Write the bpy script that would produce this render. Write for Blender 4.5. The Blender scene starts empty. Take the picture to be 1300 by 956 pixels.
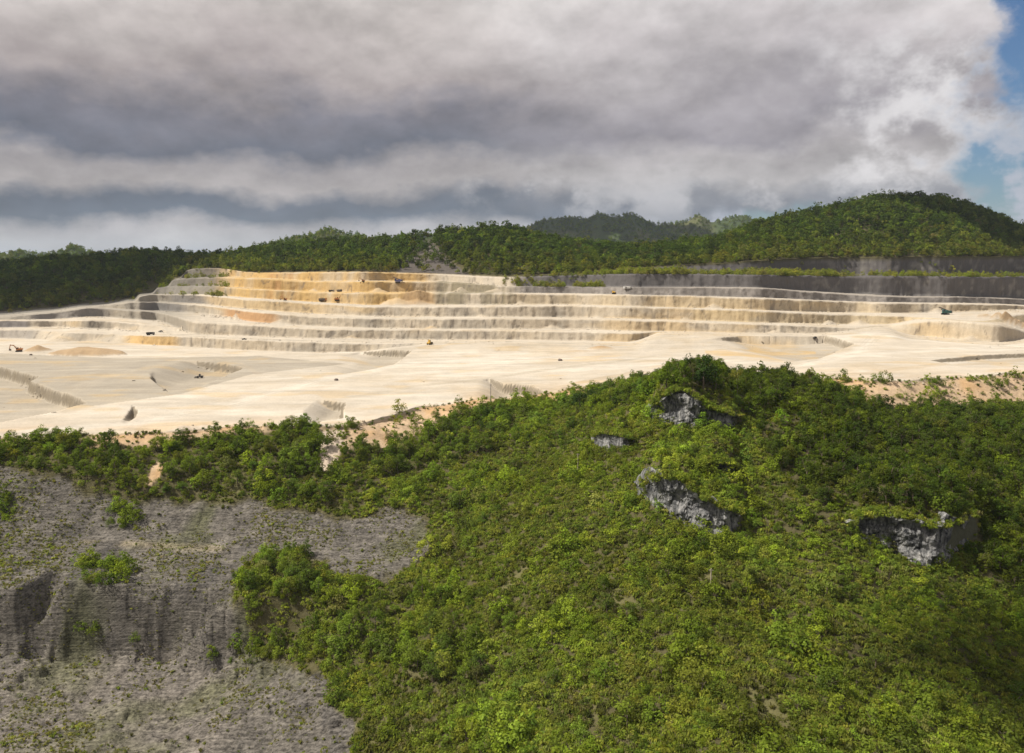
import bpy, bmesh, math, random
import numpy as np
from mathutils import Vector, Matrix, Euler

R = math.radians
sc = bpy.context.scene
C = sc.collection

# ------------------------------------------------------------------ camera, sky, sun, exposure
HC = 62.0                       # camera height above the quarry floor (m)
FPX, CX, CY = 1000.0, 650.0, 433.5   # focal length and optical centre in photograph pixels
PITCH = math.atan(0.1055)
cam = bpy.data.cameras.new('camera')
cam.sensor_width = 36.0
cam.lens = 36.0 * FPX / 1300.0
cam.shift_y = -(478.0 - CY) / 1300.0
cam.clip_start = 0.5
cam.clip_end = 40000.0
cam_o = bpy.data.objects.new('camera', cam)
cam_o.location = (0, 0, HC)
cam_o.rotation_euler = (math.pi / 2 - PITCH, 0, 0)
C.objects.link(cam_o)
sc.camera = cam_o

SUN_DIR = Vector((-0.60, -0.05, 0.79)).normalized()     # towards the sun
SUN_EL = math.asin(SUN_DIR.z)
SUN_AZ = math.atan2(SUN_DIR.x, SUN_DIR.y)
sun = bpy.data.lights.new('sun', 'SUN')
sun.energy = 5.0
sun.angle = R(0.6)
sun.color = (1.0, 0.95, 0.87)
sun_o = bpy.data.objects.new('sun', sun)
sun_o.rotation_euler = (-SUN_DIR).to_track_quat('-Z', 'Y').to_euler()
sun_o.location = (0, 0, 300)
C.objects.link(sun_o)

sc.view_settings.view_transform = 'Standard'
sc.view_settings.look = 'None'
sc.view_settings.exposure = 0.28
sc.view_settings.gamma = 1.0
sc.cycles.use_denoising = True
sc.cycles.max_bounces = 5
sc.cycles.diffuse_bounces = 3
sc.cycles.glossy_bounces = 1
sc.cycles.transmission_bounces = 2
sc.cycles.volume_bounces = 0
sc.cycles.transparent_max_bounces = 4
sc.cycles.caustics_reflective = False
sc.cycles.caustics_refractive = False
sc.cycles.sample_clamp_indirect = 4.0


class NT:
    """small helper to write node trees"""
    def __init__(self, tree):
        self.t = tree
        self.n = tree.nodes
        self.l = tree.links

    def node(self, kind, **kw):
        nd = self.n.new(kind)
        for k, v in kw.items():
            setattr(nd, k, v)
        return nd

    def put(self, sock, v):
        if isinstance(v, bpy.types.NodeSocket):
            self.l.new(v, sock)
        elif v is not None:
            sock.default_value = v

    def math(self, op, a, b=None, c=None, clamp=False):
        nd = self.node('ShaderNodeMath', operation=op, use_clamp=clamp)
        for i, v in enumerate((a, b, c)):
            if v is not None:
                self.put(nd.inputs[i], v)
        return nd.outputs[0]

    def vmath(self, op, a, b=None, s=None):
        nd = self.node('ShaderNodeVectorMath', operation=op)
        self.put(nd.inputs[0], a)
        if b is not None:
            self.put(nd.inputs[1], b)
        if s is not None:
            self.put(nd.inputs[3], s)
        return nd.outputs[0]

    def comb(self, x, y, z):
        nd = self.node('ShaderNodeCombineXYZ')
        for i, v in enumerate((x, y, z)):
            self.put(nd.inputs[i], v)
        return nd.outputs[0]

    def noise(self, vec, scale, detail=4, rough=0.55, dist=0.0):
        nd = self.node('ShaderNodeTexNoise')
        self.put(nd.inputs['Vector'], vec)
        nd.inputs['Scale'].default_value = scale
        nd.inputs['Detail'].default_value = detail
        nd.inputs['Roughness'].default_value = rough
        nd.inputs['Distortion'].default_value = dist
        return nd.outputs[0]

    def sstep(self, v, a, b, lo=0.0, hi=1.0):
        nd = self.node('ShaderNodeMapRange', interpolation_type='SMOOTHSTEP')
        self.put(nd.inputs[0], v)
        nd.inputs[1].default_value = a
        nd.inputs[2].default_value = b
        nd.inputs[3].default_value = lo
        nd.inputs[4].default_value = hi
        return nd.outputs[0]

    def mix(self, f, a, b, blend='MIX'):
        nd = self.node('ShaderNodeMix', data_type='RGBA', blend_type=blend)
        self.put(nd.inputs[0], f)
        for s, v in ((6, a), (7, b)):
            if isinstance(v, tuple):
                v = (v[0], v[1], v[2], 1.0)
            self.put(nd.inputs[s], v)
        return nd.outputs[2]

    def ramp(self, f, stops, interp='LINEAR'):
        nd = self.node('ShaderNodeValToRGB')
        cr = nd.color_ramp
        cr.interpolation = interp
        while len(cr.elements) < len(stops):
            cr.elements.new(0.5)
        for e, (p, c) in zip(cr.elements, stops):
            e.position = p
            e.color = (c[0], c[1], c[2], 1.0)
        self.put(nd.inputs[0], f)
        return nd.outputs[0]


def lin(r, g, b):
    def f(c):
        c /= 255.0
        return c / 12.92 if c <= 0.04045 else ((c + 0.055) / 1.055) ** 2.4
    return (f(r), f(g), f(b))


def build_world():
    w = bpy.data.worlds.new('World')
    sc.world = w
    w.use_nodes = True
    t = NT(w.node_tree)
    t.n.clear()
    out = t.node('ShaderNodeOutputWorld')
    bg = t.node('ShaderNodeBackground')
    t.l.new(bg.outputs[0], out.inputs[0])
    sky = t.node('ShaderNodeTexSky', sky_type='NISHITA')
    sky.sun_disc = False
    sky.sun_elevation = SUN_EL
    sky.sun_rotation = SUN_AZ
    sky.altitude = 200
    sky.air_density = 1.3
    sky.dust_density = 0.6
    sky.ozone_density = 2.0
    skyc = t.mix(1.0, sky.outputs[0], (0.040, 0.054, 0.074), 'MULTIPLY')
    tc = t.node('ShaderNodeTexCoord')
    sep = t.node('ShaderNodeSeparateXYZ')
    t.l.new(tc.outputs['Generated'], sep.inputs[0])
    x, y, z = sep.outputs
    el = t.math('ARCSINE', z)                       # elevation in radians
    az = t.math('ARCTAN2', x, y)                    # azimuth from the view axis
    p = t.comb(az, t.math('MULTIPLY', el, 1.55), 0.0)
    # soft warps of the layer structure
    n1 = t.math('SUBTRACT', t.noise(p, 3.6, 5, 0.52, 0.0), 0.5)
    n2 = t.math('SUBTRACT', t.noise(t.vmath('ADD', p, (7.3, 2.1, 0.4)), 9.0, 6, 0.55, 0.0), 0.5)
    n3 = t.math('SUBTRACT', t.noise(t.vmath('ADD', p, (1.3, 9.1, 3.4)), 26.0, 5, 0.62), 0.5)
    elw = t.math('ADD', el, t.math('MULTIPLY', t.math('MULTIPLY', n1, 0.20), t.sstep(el, 0.02, 0.22, 0.14, 1.0)))
    elw = t.math('ADD', elw, t.math('MULTIPLY', n2, 0.055))
    elw = t.math('ADD', elw, t.math('MULTIPLY', n3, 0.022))
    # cloud decks: ramp over elevation (0 .. 0.5 rad)
    e01 = t.math('MULTIPLY', elw, 2.0, clamp=True)
    left = t.ramp(e01, [
        (0.00, lin(176, 180, 186)), (0.035, lin(186, 183, 182)), (0.072, lin(176, 172, 173)),
        (0.105, lin(92, 102, 116)), (0.14, lin(96, 104, 117)), (0.18, lin(172, 166, 165)),
        (0.225, lin(160, 155, 156)), (0.265, lin(106, 110, 122)), (0.34, lin(124, 123, 132)),
        (0.42, lin(172, 163, 162)), (0.52, lin(194, 186, 183)), (0.62, lin(214, 207, 203)),
        (1.00, lin(200, 194, 192))])
    right = t.ramp(e01, [
        (0.00, lin(196, 206, 222)), (0.05, lin(160, 166, 176)), (0.10, lin(104, 111, 124)),
        (0.15, lin(146, 148, 155)), (0.20, lin(186, 182, 182)), (0.25, lin(178, 173, 174)),
        (0.30, lin(148, 144, 150)), (0.38, lin(164, 159, 163)), (0.50, lin(198, 192, 193)),
        (0.62, lin(212, 207, 206)), (1.00, lin(206, 202, 202))])
    side = t.sstep(t.math('ADD', az, t.math('MULTIPLY', n1, 0.5)), -0.18, 0.22)
    cl = t.mix(side, left, right)
    # billow relief inside the decks
    p2 = t.comb(az, t.math('MULTIPLY', el, 1.6), 1.7)
    b1 = t.noise(p2, 6.0, 9, 0.56, 0.0)
    b2 = t.noise(t.vmath('ADD', p2, (0.0, 0.028, 0.0)), 6.0, 9, 0.56, 0.0)
    relief = t.math('MULTIPLY', t.math('SUBTRACT', b1, b2), 1.35)
    bigm = t.math('MULTIPLY', t.math('SUBTRACT', b1, 0.5), 0.38)
    gain = t.math('ADD', 1.0, t.math('ADD', relief, bigm))
    gain = t.math('MAXIMUM', gain, 0.62)
    cl = t.mix(1.0, cl, t.comb(gain, gain, gain), 'MULTIPLY')
    # gap of clear sky to the right, with bright heaped edges
    q = t.comb(az, t.math('MULTIPLY', el, 1.25), 4.1)
    m1 = t.noise(q, 5.0, 9, 0.56, 0.0)
    m2 = t.noise(t.vmath('ADD', q, (3.3, 0.7, 0.0)), 13.0, 8, 0.58, 0.0)
    bump = t.math('ADD', t.math('MULTIPLY', t.math('SUBTRACT', m1, 0.5), 0.36),
                  t.math('MULTIPLY', t.math('SUBTRACT', m2, 0.5), 0.20))
    wide = t.math('ADD', az, bump)
    gap_az = t.math('SUBTRACT', wide, 0.485)
    lean = t.math('MULTIPLY', t.math('ABSOLUTE', t.math('SUBTRACT', el, 0.12)), 0.28)
    gap_az = t.math('SUBTRACT', gap_az, lean)
    low = t.math('SUBTRACT', 0.052, t.math('ADD', el, t.math('MULTIPLY', bump, 0.30)))
    low = t.math('MINIMUM', low, t.math('MULTIPLY', t.math('SUBTRACT', wide, 0.16), 0.35))
    gap = t.math('MAXIMUM', gap_az, t.math('MULTIPLY', low, 2.2))
    far_side = t.math('SUBTRACT', 1.35, t.math('ADD', az, bump))
    gap = t.math('MINIMUM', gap, far_side)
    clear = t.sstep(gap, -0.01, 0.045)
    edge = t.math('SUBTRACT', t.sstep(gap, -0.20, -0.01), 0.0)
    edge = t.math('MULTIPLY', edge, t.sstep(el, 0.02, 0.10))
    cl = t.mix(t.math('MULTIPLY', edge, t.sstep(m2, 0.40, 0.62)), cl, lin(224, 221, 222))
    # small fair-weather puffs in the gap
    pf = t.noise(t.comb(az, t.math('MULTIPLY', el, 1.3), 8.8), 8.5, 9, 0.56, 0.0)
    puff = t.sstep(pf, 0.455, 0.53)
    puff = t.math('MULTIPLY', puff, t.sstep(el, 0.24, 0.10))
    pcol = t.mix(t.sstep(pf, 0.52, 0.70), lin(176, 182, 194), lin(226, 222, 222))
    hole = t.mix(puff, skyc, pcol)
    col = t.mix(clear, cl, hole)
    # below the horizon: dim ground bounce
    col = t.mix(t.sstep(el, -0.02, 0.0), (0.16, 0.16, 0.15), col)
    t.l.new(col, bg.inputs[0])
    bg.inputs[1].default_value = 0.85


build_world()
# keep the sky as light: it is soft and cheap to sample
sc.world.cycles.sampling_method = 'MANUAL'
sc.world.cycles.sample_map_resolution = 512

# ------------------------------------------------------------------ small numerics
rng = np.random.default_rng(7)
random.seed(7)


def hash2(ix, iy, seed):
    h = (ix.astype(np.int64) * 374761393 + iy.astype(np.int64) * 668265263 + seed * 974634777) & 0x7fffffff
    h = ((h ^ (h >> 13)) * 1274126177) & 0x7fffffff
    h = (h ^ (h >> 16)) & 0xffff
    return h / 65535.0


def vnoise(x, y, seed=0):
    x0 = np.floor(x)
    y0 = np.floor(y)
    fx = x - x0
    fy = y - y0
    fx = fx * fx * (3 - 2 * fx)
    fy = fy * fy * (3 - 2 * fy)
    a = hash2(x0, y0, seed)
    b = hash2(x0 + 1, y0, seed)
    c = hash2(x0, y0 + 1, seed)
    d = hash2(x0 + 1, y0 + 1, seed)
    return (a + (b - a) * fx) * (1 - fy) + (c + (d - c) * fx) * fy


def fbm(x, y, scale, octv=4, seed=0, rough=0.5):
    """fractal noise, -1 .. 1, feature size = scale metres"""
    s = 0.0
    amp = 1.0
    tot = 0.0
    f = 1.0 / scale
    for i in range(octv):
        s = s + amp * (vnoise(x * f + 17.3 * i, y * f - 9.1 * i, seed + i) * 2 - 1)
        tot += amp
        amp *= rough
        f *= 2.03
    return s / tot


def sstep(v, a, b):
    t = np.clip((v - a) / (b - a), 0, 1)
    return t * t * (3 - 2 * t)


def pchip(xs, ys, xq):
    """monotone cubic through the points (ys may be 2-D: one row per x)"""
    xs = np.asarray(xs, float)
    ys = np.asarray(ys, float)
    h = np.diff(xs)
    sh = (len(h),) + (1,) * (ys.ndim - 1)
    h = h.reshape(sh)
    dl = np.diff(ys, axis=0) / h
    m = np.zeros_like(ys)
    m[0] = dl[0]
    m[-1] = dl[-1]
    if len(xs) > 2:
        a, b = dl[:-1], dl[1:]
        ok = a * b > 0
        den = np.where(ok, a + b, 1.0)
        m[1:-1] = np.where(ok, 2 * a * b / np.where(den == 0, 1, den), 0.0)
    i = np.clip(np.searchsorted(xs, xq) - 1, 0, len(xs) - 2)
    hh = (xs[i + 1] - xs[i])
    t = np.clip((xq - xs[i]) / hh, 0, 1)
    if ys.ndim > 1:
        t = t.reshape(-1, *([1] * (ys.ndim - 1)))
        hh = hh.reshape(t.shape)
    t2, t3 = t * t, t * t * t
    return ((2 * t3 - 3 * t2 + 1) * ys[i] + (t3 - 2 * t2 + t) * hh * m[i]
            + (-2 * t3 + 3 * t2) * ys[i + 1] + (t3 - t2) * hh * m[i + 1])


def drop(v):
    """metres of fall per metre of distance along the line of sight of photograph row v"""
    a = (CY - v) / FPX
    return (math.sin(PITCH) - a * math.cos(PITCH)) / (math.cos(PITCH) + a * math.sin(PITCH))


def bearing(u, v=400.0):
    a = (CY - v) / FPX
    return (u - CX) / FPX / (math.cos(PITCH) + a * math.sin(PITCH))


def in_poly(u, v, poly):
    inside = np.zeros(np.shape(u), bool)
    n = len(poly)
    for i in range(n):
        x1, y1 = poly[i]
        x2, y2 = poly[(i + 1) % n]
        if y1 == y2:
            continue
        c = ((y1 > v) != (y2 > v)) & (u < (x2 - x1) * (v - y1) / (y2 - y1) + x1)
        inside ^= c
    return inside


def poly_dist(u, v, poly, closed=True):
    d = np.full(np.shape(u), 1e9)
    n = len(poly)
    for i in range(n if closed else n - 1):
        x1, y1 = poly[i]
        x2, y2 = poly[(i + 1) % n]
        dx, dy = x2 - x1, y2 - y1
        t = np.clip(((u - x1) * dx + (v - y1) * dy) / (dx * dx + dy * dy + 1e-9), 0, 1)
        d = np.minimum(d, np.hypot(u - x1 - t * dx, v - y1 - t * dy))
    return d


# ------------------------------------------------------------------ survey of the terrain
# foreground profiles: for each bearing, (row, distance) readings or ('z', distance, height)
FORE = {
    -160: [(956, 158), (866, 182), (826, 194.5), (748, 198.5), (715, 215), (690, 225), (640, 240), (600, 248), (575, 258), ('z', 267, 0)],
    0:    [(956, 158), (866, 182), (822, 194.5), (748, 198.5), (715, 215), (690, 225), (640, 240), (600, 248), (575, 258), ('z', 267, 0)],
    110:  [(956, 158), (866, 184), (832, 195), (738, 200.5), (715, 214), (690, 226), (640, 242), (600, 250), (575, 260), ('z', 272, 0)],
    200:  [(956, 158), (866, 186), (828, 196.5), (742, 201), (720, 214), (690, 227), (640, 243), (600, 252), (575, 262), ('z', 275, 0)],
    310:  [(956, 155), (866, 180), (826, 190), (752, 194.5), (730, 207), (690, 225), (640, 244), (600, 258), (570, 270), ('z', 285, 0)],
    420:  [(956, 150), (866, 172), (820, 182), (760, 197), (730, 207), (700, 219), (650, 238), (610, 252), (585, 262), ('z', 285, 0)],
    560:  [(956, 137), (866, 158), (800, 178), (750, 196), (700, 215), (650, 238), (600, 262), (560, 287), (540, 304), ('z', 328, 0.4)],
    700:  [(956, 125), (866, 146), (800, 163), (740, 180), (690, 198), (640, 222), (600, 248), (560, 280), (520, 325), ('z', 352, 1.6)],
    760:  [(956, 121), (866, 142), (800, 157), (740, 174), (690, 190), (640, 211), (600, 232), (550, 262), (518, 286), ('z', 362, 2.6)],
    810:  [(956, 118), (866, 138), (800, 153), (740, 169), (690, 184), (640, 203), (600, 218), (555, 238), (511, 258), ('z', 366, 3.2)],
    880:  [(956, 113), (866, 132), (800, 147), (740, 164), (680, 187), (612, 197), (575, 214), (540, 231), (483, 243), ('z', 368, 4)],
    950:  [(956, 111), (866, 130), (800, 146), (750, 160), (690, 182), (650, 193), (600, 212), (545, 235), (511, 250), ('z', 369, 5)],
    1050: [(956, 111), (866, 130), (800, 146), (750, 159), (690, 178), (650, 191), (600, 211), (550, 236), (520, 262), ('z', 352, 7)],
    1130: [(956, 114), (866, 133), (800, 150), (750, 165), (712, 180), (655, 189), (610, 213), (565, 258), (523, 322), ('z', 345, 7.5)],
    1200: [(956, 117), (866, 137), (800, 153), (750, 168), (708, 183), (655, 195), (610, 218), (562, 262), (520, 330), ('z', 354, 8)],
    1300: [(956, 124), (866, 145), (800, 161), (760, 171), (710, 189), (655, 210), (610, 231), (560, 270), (514, 340), ('z', 366, 8.5)],
    1480: [(956, 130), (866, 152), (800, 168), (760, 178), (710, 196), (655, 216), (610, 236), (560, 274), (514, 344), ('z', 370, 8.5)],
}
# bench faces: for each bearing the rows of toe and crest, nearest face first (None = no face here)
N_ = None
BENCH = {
    -160: (0.0, [(430, 420), (417, 409), (408, 406), N_, N_, N_, N_, N_, N_]),
    0:    (0.0, [(428.5, 418.7), (415.4, 407), (406.2, 404), N_, N_, N_, N_, N_, N_]),
    55:   (0.0, [(430, 418.5, 9), (414.5, 407.4), (405, 398.5), N_, N_, N_, N_, N_, N_]),
    70:   (0.0, [(434, 423, 26), (414.5, 407.4), (405, 397.5), N_, N_, N_, N_, N_, N_]),
    88:   (0.0, [(433, 422), (415, 407.2), (403.5, 394.5), N_, N_, N_, N_, N_, N_]),
    112:  (0.0, [(432.5, 422.5), (416.4, 407), (401, 391), N_, N_, N_, N_, N_, N_]),
    135:  (0.0, [(434, 424.5, 14), (417, 408), (401.5, 391), (390, 388.5), N_, N_, N_, N_, N_]),
    162:  (0.0, [(435, 425.5, 12), (418.7, 410), (404.3, 394.5), (392.6, 384), N_, N_, N_, N_, N_]),
    173:  (0.0, [(436, 426, 9), (418.7, 411, 8), (404.8, 395), (393, 384), N_, N_, N_, N_, N_]),
    177:  (0.0, [(436.4, 426), (418.7, 411.4, 10), (405, 395.3), (393.2, 384), (383, 376.5), N_, N_, N_, N_]),
    196:  (0.0, [(438, 426.5), (418.7, 413.6, 18), (406, 396.8), (393.7, 384), (382.8, 374), N_, N_, N_, N_]),
    201:  (0.0, [(438.3, 426.5), (418.7, 414, 20), (406.3, 397), (393.8, 384), (382.8, 374), (373, 366, 6), N_, N_, N_]),
    216:  (0.0, [(438.8, 427.3), N_, (412, 400.5), (394.6, 385), (383.3, 374), (372.9, 364, 10), N_, N_, N_]),
    221:  (0.0, [(439, 427.5), N_, (414.5, 402), (395, 385.5), (383.5, 374), (372.9, 363.8, 10), (363, 355.5), N_, N_]),
    232:  (0.0, [(440, 428.2), N_, (419, 405.5), (395.7, 386.3), (384, 374), (373, 363.6, 10), (362.6, 353.6), N_, N_]),
    238:  (0.0, [(440.4, 428.5), N_, (421.5, 407.3), (396, 386.7), (384.3, 374), (373, 363.6, 10), (362.5, 353.4), (352, 344), N_]),
    250:  (0.0, [(441, 429), N_, (424, 409.5), (396.5, 387.3), (384.7, 374), (373, 363.5, 12), (362.5, 353.3), (352, 341), N_]),
    285:  (0.0, [(443, 430.5), N_, (425, 411.5), (401, 391), (388.5, 377), (375, 364), (362, 352), (350.5, 341), N_]),
    320:  (0.0, [(445, 431.8), N_, (426, 413.5), (408, 396.5), (392.5, 380.8), (378, 367.7), (366.5, 353), (351, 347), N_]),
    400:  (0.0, [(446.8, 435), N_, (429, 418.7), (413.5, 403), (397.8, 386), (383, 371.5), (370, 358), (357, 346), N_]),
    468:  (0.0, [(446.3, 436.5), N_, (430, 419), (416, 404.3), (401, 390), (387, 372), (371, 357.3), (356, 345.5), N_]),
    485:  (2.6, [(442, 436.9, 8), N_, (430, 419.2), (416.3, 404.5), (401, 389.8), (386.6, 372.2), (370.8, 357.5), (356, 346), N_]),
    560:  (4.6, [N_, N_, (430.8, 419.4), (417, 405), (401.4, 389.5), (386, 373), (370.5, 358), (356.4, 348.5), N_]),
    640:  (4.9, [N_, N_, (431, 419.6), (417, 404.8), (402, 389), (386, 373), (371.6, 364), (363.4, 353, 8), N_]),
    730:  (5.0, [N_, N_, (432, 422), (417.3, 405.6), (402.5, 388.6), (386.3, 373.6), (372.2, 364.4), (363.2, 349.5), N_]),
    800:  (5.0, [N_, N_, (434, 423.3), (419.4, 407), (404, 390), (388.6, 375), (374, 365), (364, 347.8), (346, 341, 6)]),
    818:  (5.0, [N_, N_, (433.5, 423.8), (419.8, 407.4), (404.6, 390.5), (389, 375.3), (374.3, 365), (364, 348), (346.5, 339.5, 6)]),
    828:  (9.8, [N_, N_, N_, (420, 407.6), (405, 390.8), (389.3, 375.5), (374.5, 365), (364, 348), (346.8, 339, 6)]),
    960:  (9.4, [N_, N_, N_, (422.7, 411.5), (409, 395), (393, 378.4), (377.4, 365.4), (364.5, 349.4), (347.8, 333)]),
    1040: (8.9, [N_, N_, N_, (423, 415), (410.4, 398.5), (396, 382), (381, 371.7), (370, 351), (349, 329.6)]),
    1083: (10.4, [N_, N_, N_, (419.6, 416.6), (411.4, 399.7), (396.4, 383.5), (382.6, 374), (372.4, 351), (349.2, 329.6)]),
    1130: (13.0, [N_, N_, N_, N_, (412.4, 401.2), (396.8, 384.8), (383.6, 377), (375, 351), (349.6, 329.6)]),
    1142: (9.2, [N_, N_, N_, (424, 414, 8), (410, 402), (396.8, 385), (383.8, 377), (375.4, 351), (349.6, 329.4)]),
    1158: (7.6, [N_, N_, N_, (425.2, 407.8), (404, 402), (396.8, 385.2), (384, 377), (375.8, 351), (349.6, 329)]),
    1210: (7.4, [N_, N_, N_, (429.6, 407.2), N_, (395.2, 385.6), (384.2, 377), (376.2, 351.6), (350, 328.4)]),
    1245: (7.2, [N_, N_, N_, (433, 410.5), N_, (394, 386.6), (384.8, 378), (376.8, 352), (350.2, 328)]),
    1272: (7.0, [N_, N_, N_, (436, 414.8), (408, 404, 14), (393, 387), (385.6, 379), (377.6, 351.6), (350, 327.4)]),
    1284: (7.0, [N_, N_, N_, (433, 418), (410, 401, 20), (392, 387.5), (386, 379.6), (378, 351.4), (350, 327.2)]),
    1310: (7.0, [N_, N_, N_, (428, 424), (412, 398, 20), (393, 389), (388, 381), (380, 351), (349.6, 327)]),
    1480: (7.0, [N_, N_, N_, (427, 423), (412, 398, 20), (393, 389), (388, 381), (380, 351), (349.6, 327)]),
}
# wooded ridge behind the quarry: (column, row of the ground at the crest, distance)
MID = [(-300, 345, 1000), (-160, 344, 1000), (0, 343, 1000), (50, 338, 1000), (100, 333, 1010), (150, 327, 1020), (200, 325, 1030),
       (240, 331, 1020), (280, 331, 990), (330, 321, 980), (400, 313, 980), (480, 309, 960), (520, 309, 930), (560, 304, 900),
       (620, 300, 890), (650, 299, 890), (700, 311, 890), (760, 317, 890), (830, 319, 900), (900, 311, 920),
       (960, 291, 930), (1000, 282, 930), (1050, 272, 930), (1100, 258, 930), (1130, 253, 930), (1180, 254, 930),
       (1220, 265, 930), (1260, 280, 930), (1300, 298, 930), (1480, 305, 930), (1700, 308, 930)]
# far hills
FAR = [(-300, 331, 2100), (-60, 329, 2100), (0, 324, 2100), (25, 321, 2100), (50, 325, 2100), (75, 321, 2100), (92, 313, 2100),
       (112, 321, 2100), (140, 331, 2100), (250, 331, 2000), (300, 323, 1900), (340, 313, 1800), (375, 302, 1800), (400, 297, 1800),
       (415, 293, 1800), (430, 297, 1800), (455, 301, 1800), (480, 306, 1850), (560, 309, 2100), (650, 300, 2500),
       (685, 281, 2600), (715, 277, 2600), (745, 278, 2600), (760, 271, 2600), (780, 275, 2600), (800, 272, 2600),
       (815, 277, 2600), (832, 286, 2600), (850, 285, 2700), (870, 282, 2700), (887, 274, 2700), (903, 282, 2700),
       (925, 276, 2700), (938, 274, 2700), (960, 279, 2700), (1000, 284, 2700), (1100, 300, 2700), (1300, 310, 2700), (1700, 315, 2700)]
# nearest shown rims of floor
NB = 9

# ------------------------------------------------------------------ terrain grid
T_IN = np.linspace(-0.74, 0.74, 900)
T = np.concatenate([np.linspace(-1.5, -0.745, 34), T_IN, np.linspace(0.745, 1.5, 34)])
NC = len(T)

fu = sorted(FORE)
ft = np.array([bearing(u, 640) for u in fu])
dgrid = np.arange(30.0, 440.0, 2.0)
tab, rimd, rimz = [], [], []
for u in fu:
    ds, zs = [], []
    for r in FORE[u]:
        if r[0] == 'z':
            ds.append(r[1]); zs.append(r[2])
        else:
            ds.append(r[1]); zs.append(HC - r[1] * drop(r[0]))
    d0 = ds[0]
    ds = [30.0, d0 * 0.6] + ds
    zs = [zs[0] - 1.0, zs[0] - 0.5] + zs
    tab.append(pchip(ds, zs, dgrid))
    rimd.append(ds[-1]); rimz.append(zs[-1])
tab = np.array(tab)
FT = pchip(ft, tab, np.clip(T, ft[0], ft[-1]))         # (NC, len(dgrid))
RIMD = pchip(ft, rimd, np.clip(T, ft[0], ft[-1]))
RIMZ = pchip(ft, rimz, np.clip(T, ft[0], ft[-1]))

bu = sorted(BENCH)
bt = np.array([bearing(u, 400) for u in bu])
KD, KZ, HH = [], [], []
for u in bu:
    z, faces = BENCH[u]
    dprev = None
    kd, kz, hh = [], [], []
    vprev = None
    for f in faces:
        if f is None:
            if vprev is None:
                nxt = next(g for g in faces if g is not None)
                dt = (HC - z) / drop(nxt[0]) - 24 + 8 * len(kd) / 2
            else:
                dt = dprev + 9
            kd += [dt, dt + 3.0]; kz += [z, z]; hh.append(0.0)
            dprev = dt + 3.0
            vprev = vprev
            if vprev is None:
                dprev = None
            continue
        run = f[2] if len(f) > 2 else 2.6
        dt = (HC - z) / drop(f[0])
        if dprev is not None:
            dt = max(dt, dprev + 2.5)
        zn = max(HC - (dt + run) * drop(f[1]), z)
        kd += [dt, dt + run]; kz += [z, zn]; hh.append(zn - z)
        z = zn
        dprev = dt + run
        vprev = f[1]
    # enforce order
    for i in range(1, len(kd)):
        kd[i] = max(kd[i], kd[i - 1] + 1.0)
    KD.append(kd); KZ.append(kz); HH.append(hh)
KD, KZ, HH = np.array(KD), np.array(KZ), np.array(HH)
Tb = np.clip(T, bt[0], bt[-1])


def lerp_cols(arr):
    return np.stack([np.interp(Tb, bt, arr[:, j]) for j in range(arr.shape[1])], 1)


KDc, KZc, HHc = lerp_cols(KD), lerp_cols(KZ), lerp_cols(HH)     # (NC, 18), (NC, 18), (NC, 9)


def smooth_cols(a, n):
    k = np.bartlett(2 * n + 1)
    k /= k.sum()
    return np.stack([np.convolve(np.pad(a[:, j], n, mode='edge'), k, 'valid') for j in range(a.shape[1])], 1)


sw = (1 - sstep(T, bearing(150), bearing(172)) * (1 - sstep(T, bearing(250), bearing(320))))[:, None]
KDc, KZc, HHc = [smooth_cols(a, 3) * (1 - sw) + smooth_cols(a, 16) * sw for a in (KDc, KZc, HHc)]
# weathering of the faces: wander of toe and crest along the face
XK = T * 620.0
for b in range(NB):
    w = 2.6 * fbm(XK, XK * 0 + b * 50, 30.0, 5, 11 + b, .6) + 0.9 * fbm(XK, XK * 0 + b * 31, 5.0, 3, 40 + b)
    w2 = 0.7 * fbm(XK, XK * 0 + b * 77, 9.0, 3, 70 + b)
    KDc[:, 2 * b] += w - 0.5 * w2
    KDc[:, 2 * b + 1] += w + 0.5 * w2
    KZc[:, 2 * b + 1] += np.clip(HHc[:, b] / 6, 0, 1) * (.55 * fbm(XK, XK * 0 + b * 13, 7.0, 4, 140 + b) + .5 * fbm(XK, XK * 0 + b * 19, 45.0, 2, 160 + b))
for i in range(1, KDc.shape[1]):
    KDc[:, i] = np.maximum(KDc[:, i], KDc[:, i - 1] + 0.8)

mt = np.array([bearing(m[0], 310) for m in MID])
MD = np.interp(T, mt, [m[2] for m in MID])
MZ = pchip(mt, [HC - m[2] * drop(m[1]) for m in MID], np.clip(T, mt[0], mt[-1]))
gt = np.array([bearing(m[0], 300) for m in FAR])
GD = np.interp(T, gt, [m[2] for m in FAR])
GZ = pchip(gt, [HC - m[2] * drop(m[1]) for m in FAR], np.clip(T, gt[0], gt[-1]))

# rows: list of (distance array, base height array, code)
rows_d, rows_z, code = [], [], []
F0, FLOOR, WALL, TREAD, BACK, FARC = 0, 1, 2, 3, 4, 5
seg_face = []


def add_row(d, z, c, k=-1):
    rows_d.append(d); rows_z.append(z); code.append(c); seg_face.append(k)


def fore_z(d):
    """foreground height at distance d(T)"""
    i = np.clip(((d - dgrid[0]) / 2.0).astype(int), 0, len(dgrid) - 2)
    f = np.clip((d - dgrid[i]) / 2.0, 0, 1)
    k = np.arange(NC)
    return FT[k, i] * (1 - f) + FT[k, i + 1] * f


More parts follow.
